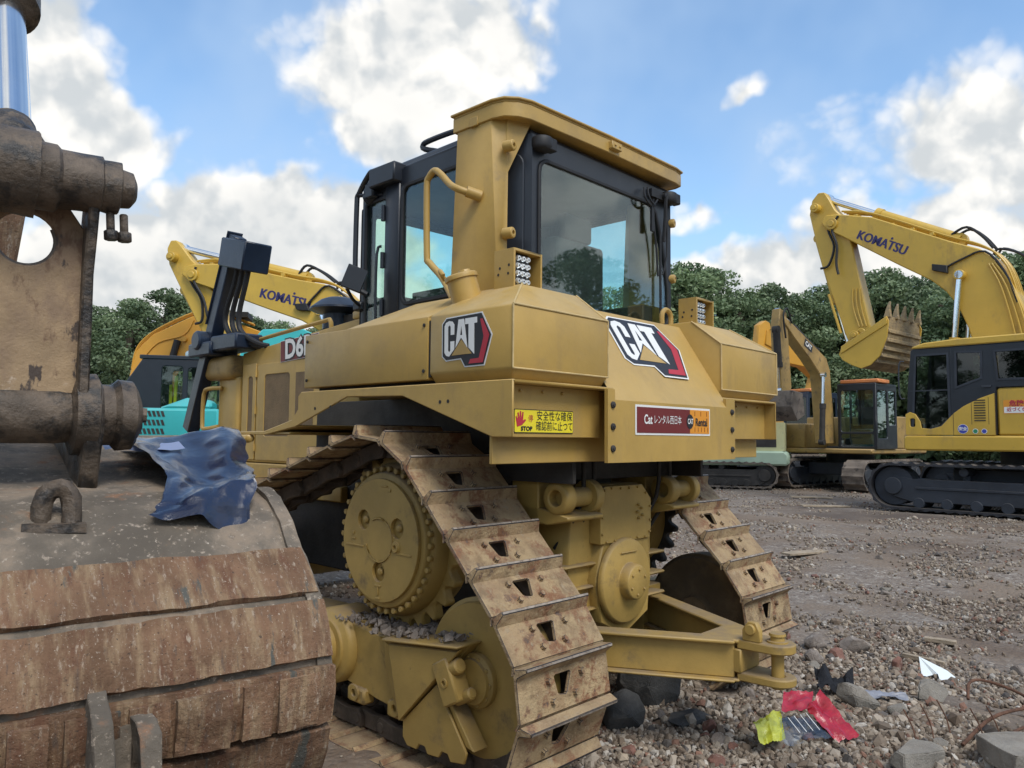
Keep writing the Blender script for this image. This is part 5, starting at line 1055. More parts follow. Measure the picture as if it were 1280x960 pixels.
    simple_arm(r_, 'orangey', [(-1.0, 1.6), (-1.02, 2.6), (-.92, 3.15), (-.55, 3.55), (.25, 3.98), (.62, 4.06), (1.5, 3.78), (3.6, 3.05), (3.55, 2.8), (1.5, 3.18), (.5, 3.22), (.05, 3.0), (-.15, 2.6), (-.25, 1.6)], [(3.3, 3.2), (3.75, 3.1), (3.3, .9), (3.0, 1.0)], .22, -.1, [((.1, 1.2), (.25, 3.1), .6, .08, -.33)], None, None, [[(-.15, 3.35), (-.3, 3.0), (-.35, 2.7), (-.3, 2.4)]])
    m = M(); P = [(-.98, 2.7), (-.88, 3.2), (-.50, 3.6), (.3, 4.03), (.7, 4.08), (1.6, 3.80)]
    o = r_
    for k in range(3): m.tube([(x, -.30+.1*k, z+.05) for x, z in P], .022, 6, 4)
    P = [(-.80, 2.9), (-.45, 3.35), (.1, 3.55), (.3, 3.9)]; m.tube([(x, -.335, z) for x, z in P], .015, 6, 4); m.cyl((.12, -.33, 3.45), (.12, -.42, 3.45), .06, None, 12); m.build('oil_pipe', 'orangey', o)
    m = M(); m.box(.6, 1.5, -.5, .2, 3.98, 4.10); m.build('hose_guard', 'rubber', o); m = M(); m.cyl((-.02, -.38, 3.42), (-.12, -.38, 3.0), .075, None, 12); m.build('corrugated_hose', 'rubber', o)

# ------------------------------------------------------------------ trees
def tree_mesh(seed, h=9.5, rad=3.6, base=1.0, clumps=92, leaves=400, ls=.105):
    rnd = random.Random(seed); V = []; F = []; T = []
    for c in range(clumps):
        t = rnd.random()**.8; z = base+(h-base)*t; rr = rad*(math.sin(PI*min(1, .22+.78*t))**.6)*(.35+.65*rnd.random()**.5); a = rnd.random()*2*PI
        cc = Vector((rr*math.cos(a), rr*math.sin(a), z)); cr = rnd.uniform(.45, 1.05)*(1.25-.5*t); shade = rnd.random()
        for l in range(int(leaves*cr*cr)):
            d = Vector((rnd.gauss(0, 1), rnd.gauss(0, 1), rnd.gauss(0, 1)+.25)).normalized(); p = cc+Vector((d.x*cr, d.y*cr, d.z*cr*.72))*(rnd.random()**.33)
            n = (d*.8+Vector((rnd.gauss(0, 1), rnd.gauss(0, 1), rnd.gauss(0, 1)))*.6).normalized(); u = n.orthogonal().normalized(); w = n.cross(u); an = rnd.random()*PI; u, w = u*math.cos(an)+w*math.sin(an), w*math.cos(an)-u*math.sin(an)
            s = ls*rnd.uniform(.6, 1.25); i = len(V); V += [p-u*s, p+w*s*.55, p+u*s, p-w*s*.55]; F.append((i, i+1, i+2, i+3)); T.append(min(1, max(0, shade*.8+rnd.random()*.25)))
    me = bpy.data.meshes.new('crown'); me.from_pydata([tuple(v) for v in V], [], F)
    at = me.color_attributes.new('tint', 'FLOAT_COLOR', 'CORNER'); a = np.repeat(np.array(T, dtype=np.float32), 4); buf = np.stack([a, a, a, np.ones_like(a)], 1).ravel(); at.data.foreach_set('color', buf)
    me.materials.append(MT['leaf']); return me

def make_trees():
    crowns = [tree_mesh(s) for s in (3, 11, 23, 31)]
    tr = M(); rnd = random.Random(5)
    tr.tube([(0, 0, 0), (.06, .02, 1.6), (-.04, .05, 3.6), (.1, 0, 6.5), (.05, 0, 8.2)], .19, 8, 3)
    for k in range(7):
        a = k*2.3; z = 2.0+k*.75; tr.tube([(0, 0, z), (1.0*math.cos(a), 1.0*math.sin(a), z+.8), (2.1*math.cos(a), 2.1*math.sin(a), z+1.3)], .07, 6, 2)
    t0 = tr.build('trunk', 'bark', None); tm = t0.data; bpy.data.objects.remove(t0)
    def tree(x, y, s, sz, k, label, g):
        r_ = thing('broadleaf_tree', label, 'tree', (x, y, .1), random.random()*6.28, g); r_.scale = (s, s, s*sz)
        a = bpy.data.objects.new('trunk', tm); col.objects.link(a); a.parent = r_
        b = bpy.data.objects.new('crown', crowns[k % 4]); col.objects.link(b); b.parent = r_
    # (photo column, distance, top height) measured from the picture: az in degrees, height above ground
    rows = []
    def add(px, Y, toppx, g, lab):
        az = math.atan((px-640)/960); hor = 546.6+(px-640)*.0088; h = 1.55+(hor-toppx)/960*Y-.1; rows.append(((px-640)/960*Y, Y, h, g, lab))
    L1 = 'dark green broadleaf tree in the row left of the bulldozer, above the teal excavator'; L2 = 'dark green broadleaf tree in the row behind the machines on the right'
    for px, Y, t in ((60, 40, 368), (112, 42, 372), (160, 38, 372), (200, 40, 358), (245, 41, 372), (300, 44, 385), (350, 42, 400), (400, 46, 405), (450, 44, 400), (500, 46, 395)): add(px, Y, t, 'trees left of the bulldozer', L1)
    for px, Y, t in ((560, 46, 380), (630, 44, 370), (700, 45, 360), (760, 43, 350), (815, 42, 335), (850, 40, 322), (885, 42, 332), (925, 40, 350), (965, 41, 352), (1005, 42, 362), (1045, 44, 352), (1080, 43, 345), (1110, 41, 332), (1145, 42, 340), (1175, 45, 348), (1200, 42, 350), (1240, 36, 325), (1275, 34, 312), (1320, 36, 300), (1370, 38, 320)): add(px, Y, t, 'trees behind the machines on the right', L2)
    for k, (x, y, h, g, lab) in enumerate(rows):
        s = h/9.9*1.0; w = max(s, .80); r0 = h/9.9
        tree(x, y, w*1.12, r0/w/1.12, k, lab, g)
    # the same belt of trees carries on round the yard outside the picture
    for k in range(26):
        az = R(44+k*9.5); d = 34+6*math.sin(k*1.7); tree(d*math.sin(az), d*math.cos(az), .95, 1.0, k, 'dark green broadleaf tree in the belt around the yard', 'trees around the yard outside the picture')
    # undergrowth that closes the gap below the crowns
    rnd = random.Random(9); V = []; F = []; T = []
    for k in range(42000):
        px = rnd.uniform(-80, 1400); Y = 37+rnd.random()*6; x = (px-640)/960*Y; z = .1+4.6*rnd.random()**1.1*(.7+.3*math.sin(px*.03)); n = Vector((rnd.gauss(0, 1), rnd.gauss(0, 1)-.6, rnd.gauss(0, 1)+.5)).normalized(); u = n.orthogonal().normalized(); w = n.cross(u); s = .22*rnd.uniform(.6, 1.3); p = Vector((x, Y, z)); i = len(V); V += [p-u*s, p+w*s*.6, p+u*s, p-w*s*.6]; F.append((i, i+1, i+2, i+3)); T.append(.5*noise.noise(Vector((x*.5, z*.6, 0)))+.4)
    me = bpy.data.meshes.new('undergrowth'); me.from_pydata([tuple(v) for v in V], [], F); at = me.color_attributes.new('tint', 'FLOAT_COLOR', 'CORNER'); a = np.clip(np.repeat(np.array(T, dtype=np.float32), 4), 0, 1); at.data.foreach_set('color', np.stack([a, a, a, np.ones_like(a)], 1).ravel()); me.materials.append(MT['leaf'])
    o = bpy.data.objects.new('undergrowth', me); col.objects.link(o); tag(o, 'dense green undergrowth below the row of trees', 'undergrowth', kind='stuff')

# ------------------------------------------------------------------ ground
def gz(x, y):
    d = math.hypot(x-.2, y-3.5); t = min(1, max(0, (d-4.5)/6)); t = t*t*(3-2*t)
    z = .25*t-.03
    z += .035*noise.noise(Vector((x*.6, y*.6, 0)))+.018*noise.noise(Vector((x*1.9, y*1.9, 4)))
    a = math.exp(-(((x-2.1)/.9)**2+((y-4.2)/.7)**2)); z += .10*a
    a = math.exp(-(((x-.9)/.5)**2+((y-4.9)/.6)**2)); z += .05*a
    # keep the strip under the bulldozer's tracks level
    return z
def make_ground():
    n = 420; a = np.linspace(-1, 1, n); k = 6.2
    gx = np.sinh(a*k)/np.sinh(k)*400+1.2; gy = np.sinh(a*k)/np.sinh(k)*400+5.0
    V = []
    for y in gy:
        for x in gx:
            d = math.hypot(x-1.2, y-5); z = gz(x, y)
            if d < 14: z += (.012*noise.noise(Vector((x*7, y*7, 1)))+.006*noise.noise(Vector((x*19, y*19, 1))))
            V.append((x, y, z))
    F = [(j*n+i, j*n+i+1, (j+1)*n+i+1, (j+1)*n+i) for j in range(n-1) for i in range(n-1)]
    me = bpy.data.meshes.new('ground'); me.from_pydata(V, [], F); me.polygons.foreach_set('use_smooth', [True]*len(F))
    o = bpy.data.objects.new('ground', me); col.objects.link(o); tag(o, 'muddy brown yard ground strewn with crushed rubble', None, kind='structure')
    m = bpy.data.materials.new('muddy_gravel_ground'); m.use_nodes = True; nt = m.node_tree; nt.nodes.clear(); L = nt.links.new
    out = nd(nt, 'ShaderNodeOutputMaterial'); b = nd(nt, 'ShaderNodeBsdfPrincipled'); L(b.outputs[0], out.inputs[0]); tc = nd(nt, 'ShaderNodeTexCoord')
    def N(s, d=8, r=.62):
        q = nd(nt, 'ShaderNodeTexNoise'); q.inputs['Scale'].default_value = s; q.inputs['Detail'].default_value = d; q.inputs['Roughness'].default_value = r; L(tc.outputs['Object'], q.inputs['Vector']); return q.outputs[0]
    def mp(src, lo, hi):
        q = nd(nt, 'ShaderNodeMapRange', interpolation_type='SMOOTHSTEP'); L(src, q.inputs[0]); q.inputs[1].default_value = lo; q.inputs[2].default_value = hi; return q.outputs[0]
    def mix(f, a_, b_):
        q = nd(nt, 'ShaderNodeMix', data_type='RGBA'); L(f, q.inputs[0])
        for s, v in ((6, a_), (7, b_)):
            if isinstance(v, tuple): q.inputs[s].default_value = c4(v)
            else: L(v, q.inputs[s])
        return q.outputs[2]
    mud = mix(mp(N(.55), .35, .65), (.135, .094, .066), (.225, .173, .128))
    vo = nd(nt, 'ShaderNodeTexVoronoi'); vo.inputs['Scale'].default_value = 26; vo.inputs['Randomness'].default_value = 1; L(tc.outputs['Object'], vo.inputs['Vector'])
    cr = nd(nt, 'ShaderNodeValToRGB'); sp = nd(nt, 'ShaderNodeSeparateColor'); L(vo.outputs['Color'], sp.inputs[0]); L(sp.outputs[0], cr.inputs[0])
    cr.color_ramp.interpolation = 'LINEAR'; e = cr.color_ramp.elements; e[0].position = 0; e[0].color = (.10, .075, .06, 1); e[1].position = 1; e[1].color = (.42, .38, .33, 1)
    for p_, c_ in ((.35, (.17, .13, .105, 1)), (.6, (.24, .20, .165, 1)), (.85, (.31, .27, .23, 1))): q = e.new(p_); q.color = c_
    v2 = nd(nt, 'ShaderNodeTexVoronoi'); v2.inputs['Scale'].default_value = 60; L(tc.outputs['Object'], v2.inputs['Vector']); s2 = nd(nt, 'ShaderNodeSeparateColor'); L(v2.outputs['Color'], s2.inputs[0])
    gr = mix(mp(s2.outputs[1], .2, .9), cr.outputs[0], (.20, .165, .135))
    cover = mp(N(.9, 8, .7), .40, .60)
    colr = mix(cover, mud, gr); damp = mix(mp(N(.23, 4), .52, .68), colr, (.105, .080, .064)); L(damp, b.inputs['Base Color']); b.inputs['Roughness'].default_value = .88
    bu = nd(nt, 'ShaderNodeBump'); bu.inputs['Strength'].default_value = .7; bu.inputs['Distance'].default_value = .02; inv = nd(nt, 'ShaderNodeMath', operation='MULTIPLY'); L(vo.outputs['Distance'], inv.inputs[0]); inv.inputs[1].default_value = -.9; L(inv.outputs[0], bu.inputs['Height'])
    b2 = nd(nt, 'ShaderNodeBump'); b2.inputs['Strength'].default_value = .6; b2.inputs['Distance'].default_value = .015; L(N(22, 10, .7), b2.inputs['Height']); L(bu.outputs[0], b2.inputs['Normal']); L(b2.outputs[0], b.inputs['Normal'])
    me.materials.append(m)

def make_gravel():
    rng = np.random.default_rng(4)
    t = (1+5**.5)/2; ico = np.array([(-1, t, 0), (1, t, 0), (-1, -t, 0), (1, -t, 0), (0, -1, t), (0, 1, t), (0, -1, -t), (0, 1, -t), (t, 0, -1), (t, 0, 1), (-t, 0, -1), (-t, 0, 1)], float)/math.hypot(1, t)
    fc = np.array([(0, 11, 5), (0, 5, 1), (0, 1, 7), (0, 7, 10), (0, 10, 11), (1, 5, 9), (5, 11, 4), (11, 10, 2), (10, 7, 6), (7, 1, 8), (3, 9, 4), (3, 4, 2), (3, 2, 6), (3, 6, 8), (3, 8, 9), (4, 9, 5), (2, 4, 11), (6, 2, 10), (8, 6, 7), (9, 8, 1)])
    Vs = []; Cs = []; n = 0
    pal = np.array([(.35, .295, .235), (.27, .218, .168), (.205, .160, .120), (.155, .115, .083), (.44, .40, .35), (.22, .12, .085), (.12, .105, .095), (.34, .275, .205)])
    pw = np.array([.2, .24, .2, .14, .07, .05, .05, .05])
    N = 54000
    while n < N:
        d = math.exp(rng.uniform(math.log(3.2), math.log(26))); px = rng.uniform(300, 1330) if rng.random() < .9 else rng.uniform(1330, 1900); x = (px-640)/960*d; y = d
        q = noise.noise(Vector((x*.9, y*.9, 8)))+.5*noise.noise(Vector((x*2.7, y*2.7, 3)))
        near = math.exp(-(((x-1.9)/1.3)**2+((y-4.9)/1.3)**2))
        if rng.random() > (.36+q*1.7+near*.55)*(1 if d < 7 else .62): continue
        s = rng.gamma(1.7, .0040)+.0050+(.0035 if d > 8 else 0)+(.006*max(0, near-.25)); s = min(s, .045)
        a = rng.normal(size=(3, 3)); u, _, v = np.linalg.svd(a); sc_ = np.diag(rng.uniform(.55, 1.25, 3))*s
        p = ico*(1+rng.uniform(-.28, .28, (12, 1))); p = p @ sc_ @ u; z = gz(x, y)
        p += np.array([x, y, z+s*rng.uniform(.05, .55)+.004]); Vs.append(p); c = pal[rng.choice(8, p=pw)]*rng.uniform(.75, 1.2); Cs.append(c); n += 1
    V = np.concatenate(Vs).astype(np.float32); F = (fc[None]+12*np.arange(N)[:, None, None]).reshape(-1, 3)
    me = bpy.data.meshes.new('gravel'); me.vertices.add(len(V)); me.vertices.foreach_set('co', V.ravel()); me.loops.add(len(F)*3); me.loops.foreach_set('vertex_index', F.ravel().astype(np.int32)); me.polygons.add(len(F)); me.polygons.foreach_set('loop_start', (np.arange(len(F))*3).astype(np.int32)); me.polygons.foreach_set('loop_total', np.full(len(F), 3, np.int32))
    me.update(); me.validate(); at = me.color_attributes.new('tint', 'FLOAT_COLOR', 'POINT'); C = np.repeat(np.array(Cs, dtype=np.float32), 12, 0); at.data.foreach_set('color', np.concatenate([C, np.ones((len(C), 1), np.float32)], 1).ravel()); me.polygons.foreach_set('use_smooth', [False]*len(F))
    me.materials.append(MT['gravel']); o = bpy.data.objects.new('gravel', me); col.objects.link(o); tag(o, 'loose crushed stone and rubble gravel on the mud', 'gravel', kind='stuff')

def make_grit():
    rnd = random.Random(12); m = M(); th = R(46.7); c, s = math.cos(th), math.sin(th)
    t = (1+5**.5)/2
    for k in range(420):
        u = rnd.uniform(.55, 1.5); r = rnd.uniform(-1.20, -.90) if rnd.random() < .75 else rnd.uniform(-1.10, -.98); z = .535+(1.17-u)*.10*(u < 1.17)+.0; z = z if u < 1.17 else .553
        q = .010+rnd.random()**2*.020; x = .9612+r*c-u*s; y = 4.0820+r*s+u*c
        pts = [Vector((x, y, z+.012+q*.4))+Vector((rnd.gauss(0, 1), rnd.gauss(0, 1), rnd.gauss(0, 1))).normalized()*q for _ in range(7)]
        b = bmesh.new(); [b.verts.new(p) for p in pts]; bmesh.ops.convex_hull(b, input=list(b.verts)); vs = list(b.verts); ix = {v: i for i, v in enumerate(vs)}; m.mesh([v.co for v in vs], [tuple(ix[v] for v in f.verts) for f in b.faces]); b.free()
    o = m.build('grit', 'stone', None, merge=False, sharp=10); tag(o, 'dirt and small stones lying on top of the left roller frame', 'grit', kind='stuff')

def chunk(name, label, cat, mat, x, y, sx, sy, sz, seed, rz=0.0, tilt=0.0, n=22, lift=.3, group=None, flatness=None, bev=.006, rough=.006):
    rnd = random.Random(seed); m = M()
    for i in range(n):
        p = Vector((rnd.gauss(0, 1), rnd.gauss(0, 1), rnd.gauss(0, 1))).normalized()
        if flatness: p = Vector((max(-.72, min(.72, p.x*1.3)), max(-.72, min(.72, p.y*1.3)), max(-flatness, min(flatness, p.z*1.4))))
        m.bm.verts.new((p.x*sx, p.y*sy, p.z*sz))
    r_ = bmesh.ops.convex_hull(m.bm, input=list(m.bm.verts)); bmesh.ops.delete(m.bm, geom=[v for v in m.bm.verts if not v.link_faces], context='VERTS')
    bmesh.ops.bevel(m.bm, geom=list(m.bm.edges), offset=min(sx, sy, sz)*.10, segments=2, affect='EDGES', clamp_overlap=True)
    m.rough(min(sx, sy, sz)*.07, 2.2/max(sx, sy), 1, seed)
    o = m.build(name, mat, None, sharp=25, merge=True); o.location = (x, y, gz(x, y)+sz*lift); o.rotation_euler = (tilt, tilt*.5, rz); tag(o, label, cat, group); return o

def make_debris():
    chunk('boulder', 'large dark grey rounded boulder under the drawbar', 'boulder', 'darkrock', .82, 4.62, .20, .20, .24, 3, .3, n=40, lift=.55)
    chunk('boulder', 'dark brown boulder against the left track, below the drawbar', 'boulder', 'darkrock', .62, 4.28, .13, .12, .14, 8, .9, n=40, lift=.4)
    chunk('rock_slab', 'flat dark grey slab of rock in front of the large boulder', 'rock', 'darkrock', .98, 4.28, .15, .09, .035, 12, .5, .1, lift=.6)
    chunk('brick_piece', 'broken red brick piece with a pale side near the plastic bottle label', 'brick', 'brick', 1.06, 4.16, .045, .04, .04, 5, .4, lift=.6)
    chunk('brick_piece', 'pinkish brick piece at the foot of the left track', 'brick', 'brick', .60, 3.95, .04, .035, .035, 7, .1, lift=.6)
    chunk('brick_piece', 'reddish brick lump on top of the rubble beside the right track end', 'brick', 'brick', 2.40, 5.75, .07, .06, .055, 9, .1, lift=.6)
    chunk('brick_piece', 'red-brown brick lump beside the white paper scrap', 'brick', 'brick', 2.72, 5.50, .055, .04, .06, 10, .6, lift=.5)
    chunk('brick_piece', 'brown brick half in the bottom edge rubble, left of the plastic film', 'brick', 'brick', 1.0, 3.80, .05, .05, .035, 21, .6, lift=.5)
    chunk('concrete_chunk', 'squarish concrete chunk left of the looped rebar', 'concrete chunk', 'concrete', 2.47, 4.62, .125, .10, .085, 14, .4, .15, n=12, lift=.65)
    chunk('concrete_chunk', 'long rough concrete chunk leaning beside the red film', 'concrete chunk', 'concrete', 1.93, 4.36, .07, .15, .07, 17, .55, .2, lift=.8)
    chunk('concrete_slab', 'rough pale concrete slab end in the middle of the bottom edge', 'concrete slab', 'concrete', 1.90, 3.70, .20, .09, .06, 19, .55, .1, lift=.9, flatness=.7)
    chunk('concrete_slab', 'smooth grey concrete slab in the bottom right corner', 'concrete slab', 'concrete', 2.42, 3.66, .34, .15, .08, 23, .32, .08, lift=.9, flatness=.6)
    chunk('concrete_chunk', 'small squarish concrete piece between the plastic strip and the slab', 'concrete chunk', 'concrete', 2.08, 4.22, .065, .055, .045, 29, .2, lift=.7, n=12)
    chunk('stone', 'grey rounded stone at the crest of the rubble by the right track', 'stone', 'stone', 2.62, 5.95, .12, .10, .08, 31, .2, lift=.5)
    chunk('stone', 'brown stone next to the drawbar pin', 'stone', 'stone', 2.15, 5.55, .09, .07, .07, 33, .9, lift=.5)
    chunk('stone', 'pale grey stone half buried behind the drawbar pin', 'stone', 'stone', 2.36, 6.05, .11, .09, .08, 35, .9, lift=.5)
    chunk('stone', 'low greenish brown mound of stone right of the paper scrap', 'stone', 'stone', 3.55, 5.35, .16, .10, .05, 37, .2, lift=.5)
    rnd = random.Random(77)
    for k in range(95):
        d = math.exp(rnd.uniform(math.log(3.7), math.log(11))); px = rnd.uniform(700, 1290); x = (px-640)/960*d
        s = rnd.uniform(.018, .045)*(1+.05*d)
        if math.hypot(x-1.2, d-4.4) < .25: continue
        mt = rnd.choice(('stone', 'stone', 'concrete', 'brick', 'stone', 'stone', 'concrete')); chunk('rubble_stone', 'fist-sized broken stone scattered over the rubble', 'stone', mt, x, d, s, s*rnd.uniform(.6, 1), s*rnd.uniform(.5, .9), 100+k, rnd.random()*6, n=14, lift=.35, group='broken stones scattered over the rubble')
    def at_ground(ob, x, y, dz=.0): ob.location = (x, y, gz(x, y)+dz); return ob
    # printed plastic film: yellow, clear and red pieces of one bottle wrapper
    r_ = thing('plastic_wrapper', 'crushed glossy wrapper with yellow, clear and red parts lying on the gravel', 'plastic wrapper', (1.42, 3.96, gz(1.42, 3.96)+.045), R(14)); r_.scale = (1.05, .62, .8)
    def sheet(name, mat, P, amp, seed, nx=16, ny=12, parent=r_):
        m = M(); V = []; F = []
        for j in range(ny+1):
            for i in range(nx+1):
                s = i/nx; t = j/ny; p = Vector(P[0]).lerp(Vector(P[1]), s).lerp(Vector(P[3]).lerp(Vector(P[2]), s), t); p.z += amp*1.2*noise.noise(Vector((s*2.4+seed, t*2.4, 1)))+amp*.35*(1-min(1, abs(noise.noise(Vector((s*4+seed, t*4, 1))))*5)); p.x += .25*amp*noise.noise(Vector((s*3, t*3, seed))); V.append(p)
        for j in range(ny):
            for i in range(nx): a = j*(nx+1)+i; F.append((a, a+1, a+nx+2, a+nx+1))
        m.mesh(V, F); bmesh.ops.solidify(m.bm, geom=list(m.bm.faces), thickness=.002); return m.build(name, mat, parent, sharp=35)
    sheet('yellow_film', 'ylpl', [(-.23, -.16, .0), (-.10, -.16, .01), (-.02, .11, .12), (-.20, .02, .09)], .025, 2)
    sheet('clear_film', 'clearpl', [(-.12, -.20, .0), (.14, -.20, .01), (.12, .06, .10), (-.06, .03, .09)], .03, 6)
    rd = sheet('red_film', 'redpl', [(-.03, .07, .115), (.12, .03, .12), (.20, .20, .17), (.05, .24, .19)], .02, 9); sheet('red_film', 'redpl', [(.13, -.22, .0), (.27, -.22, .0), (.24, .20, .17), (.10, .05, .12)], .03, 13)
    m = M()
    for k in range(4): m.mat('white').flat([(0, 0), (.003, 0), (.003, .15+.01*k), (0, .15)], Vector((-.03+.035*k, -.17, .040+.002*k)), (1, .05, 0), (0, 1, .38), .012)
    m.build('printed_lines', None, r_, merge=False)
    sc_p = .8; m = M(); m.mesh([(-.13, -.02, .02), (-.09, .10, .16), (.10, -.03, .07), (.16, -.12, .01), (-.02, -.13, .0), (.0, -.055, .045), (-.03, -.03, .03), (-.10, -.05, .02)], [(0, 1, 6), (1, 5, 6), (1, 2, 5), (2, 3, 5), (3, 4, 5), (0, 6, 7)]); bmesh.ops.solidify(m.bm, geom=list(m.bm.faces), thickness=.004)
    o = m.build('paper_scrap', 'paper', None); at_ground(o, 2.84, 5.25, .01); o.scale = (.72, .72, .72); tag(o, 'torn triangular scrap of white paper standing on the gravel', 'paper scrap')
    o = sheet('plastic_strip', 'foil', [(-.16, -.03, .0), (.14, -.06, .0), (.16, .03, .01), (-.12, .05, .03)], .02, 4, parent=None); at_ground(o, 2.14, 4.55, .04); tag(o, 'grey plastic strip with a pink end near the concrete chunk', 'plastic strip')
    o2 = sheet('pink_end', 'redpl', [(-.165, -.04, .006), (-.125, -.042, .006), (-.10, .05, .03), (-.135, .055, .036)], .004, 4, parent=o)
    o = sheet('black_rag', 'rag', [(-.12, -.06, .0), (.10, -.08, .0), (.13, .08, .03), (-.09, .09, .04)], .09, 15, parent=None); at_ground(o, 1.93, 4.66, .05); tag(o, 'black rag crumpled behind the red film', 'rag')
    for (name, lab, P, r0) in (('rebar', 'rusty rebar bent into a loop beside the squarish concrete chunk', [(2.56, 4.58, .10), (2.62, 4.66, .20), (2.74, 4.68, .21), (2.86, 4.55, .16), (2.82, 4.38, .09), (2.62, 4.20, .05), (2.40, 4.05, .03)], .011), ('rebar', 'long rusty rebar lying across the corner slab to the right edge', [(2.2, 4.02, .04), (2.45, 4.18, .13), (2.75, 4.30, .18), (3.1, 4.45, .20), (3.5, 4.5, .17)], .012), ('rebar', 'short rusty rebar resting between the two slabs', [(2.25, 3.85, .06), (2.45, 4.0, .14), (2.7, 4.12, .16), (2.82, 4.2, .12)], .010)):
        m = M(); P = [(x-.02, y-.22, z*.8) for x, y, z in P]; m.tube([(x, y, gz(x, y)+z) for x, y, z in P], r0*.75, 8, 5); o = m.build(name, 'rebar', None); tag(o, lab, 'rebar')
    for k in range(5):
        m = M(); x = 1.95+.11*k; y = 3.90+.05*(k % 3); m.tube([(x, y, gz(x, y)+.16), (x+.03, y-.03, gz(x, y)+.08), (x+.02, y-.08, gz(x, y)+.02)], .0035, 6, 3); o = m.build('wire_stub', 'rebar', None); tag(o, 'thin rusty wire stub sticking out of the rubble', 'wire', 'thin wires sticking out of the rubble')
    # planks and bits further off
    for (x, y, l_, w_, rz, mt, nm, lab) in ((6.25, 15.4, 1.0, .13, .12, 'wood', 'plank', 'pale weathered plank lying in front of the black excavator track'), (6.75, 17.4, .9, .14, -.1, 'wood', 'plank', 'thin plank lying close to the end of the black excavator track'), (3.75, 9.9, .75, .14, .55, 'wood', 'plank', 'flat board beside the right track of the bulldozer'), (3.35, 6.1, .22, .05, -.5, 'wood', 'wood_scrap', 'short dark wood scrap behind the white paper scrap'), (2.95, 5.6, .28, .03, -.8, 'wood', 'stick', 'thin dark stick left of the white paper scrap')):
        m = M(); m.box(-l_/2, l_/2, -w_/2, w_/2, 0, .03); m.rough(.008, 5, 2, l_); o = m.build(nm, mt, None, bevel=.003); at_ground(o, x, y, .02); o.rotation_euler = (.03, .02, rz); tag(o, lab, nm.replace('_', ' '))

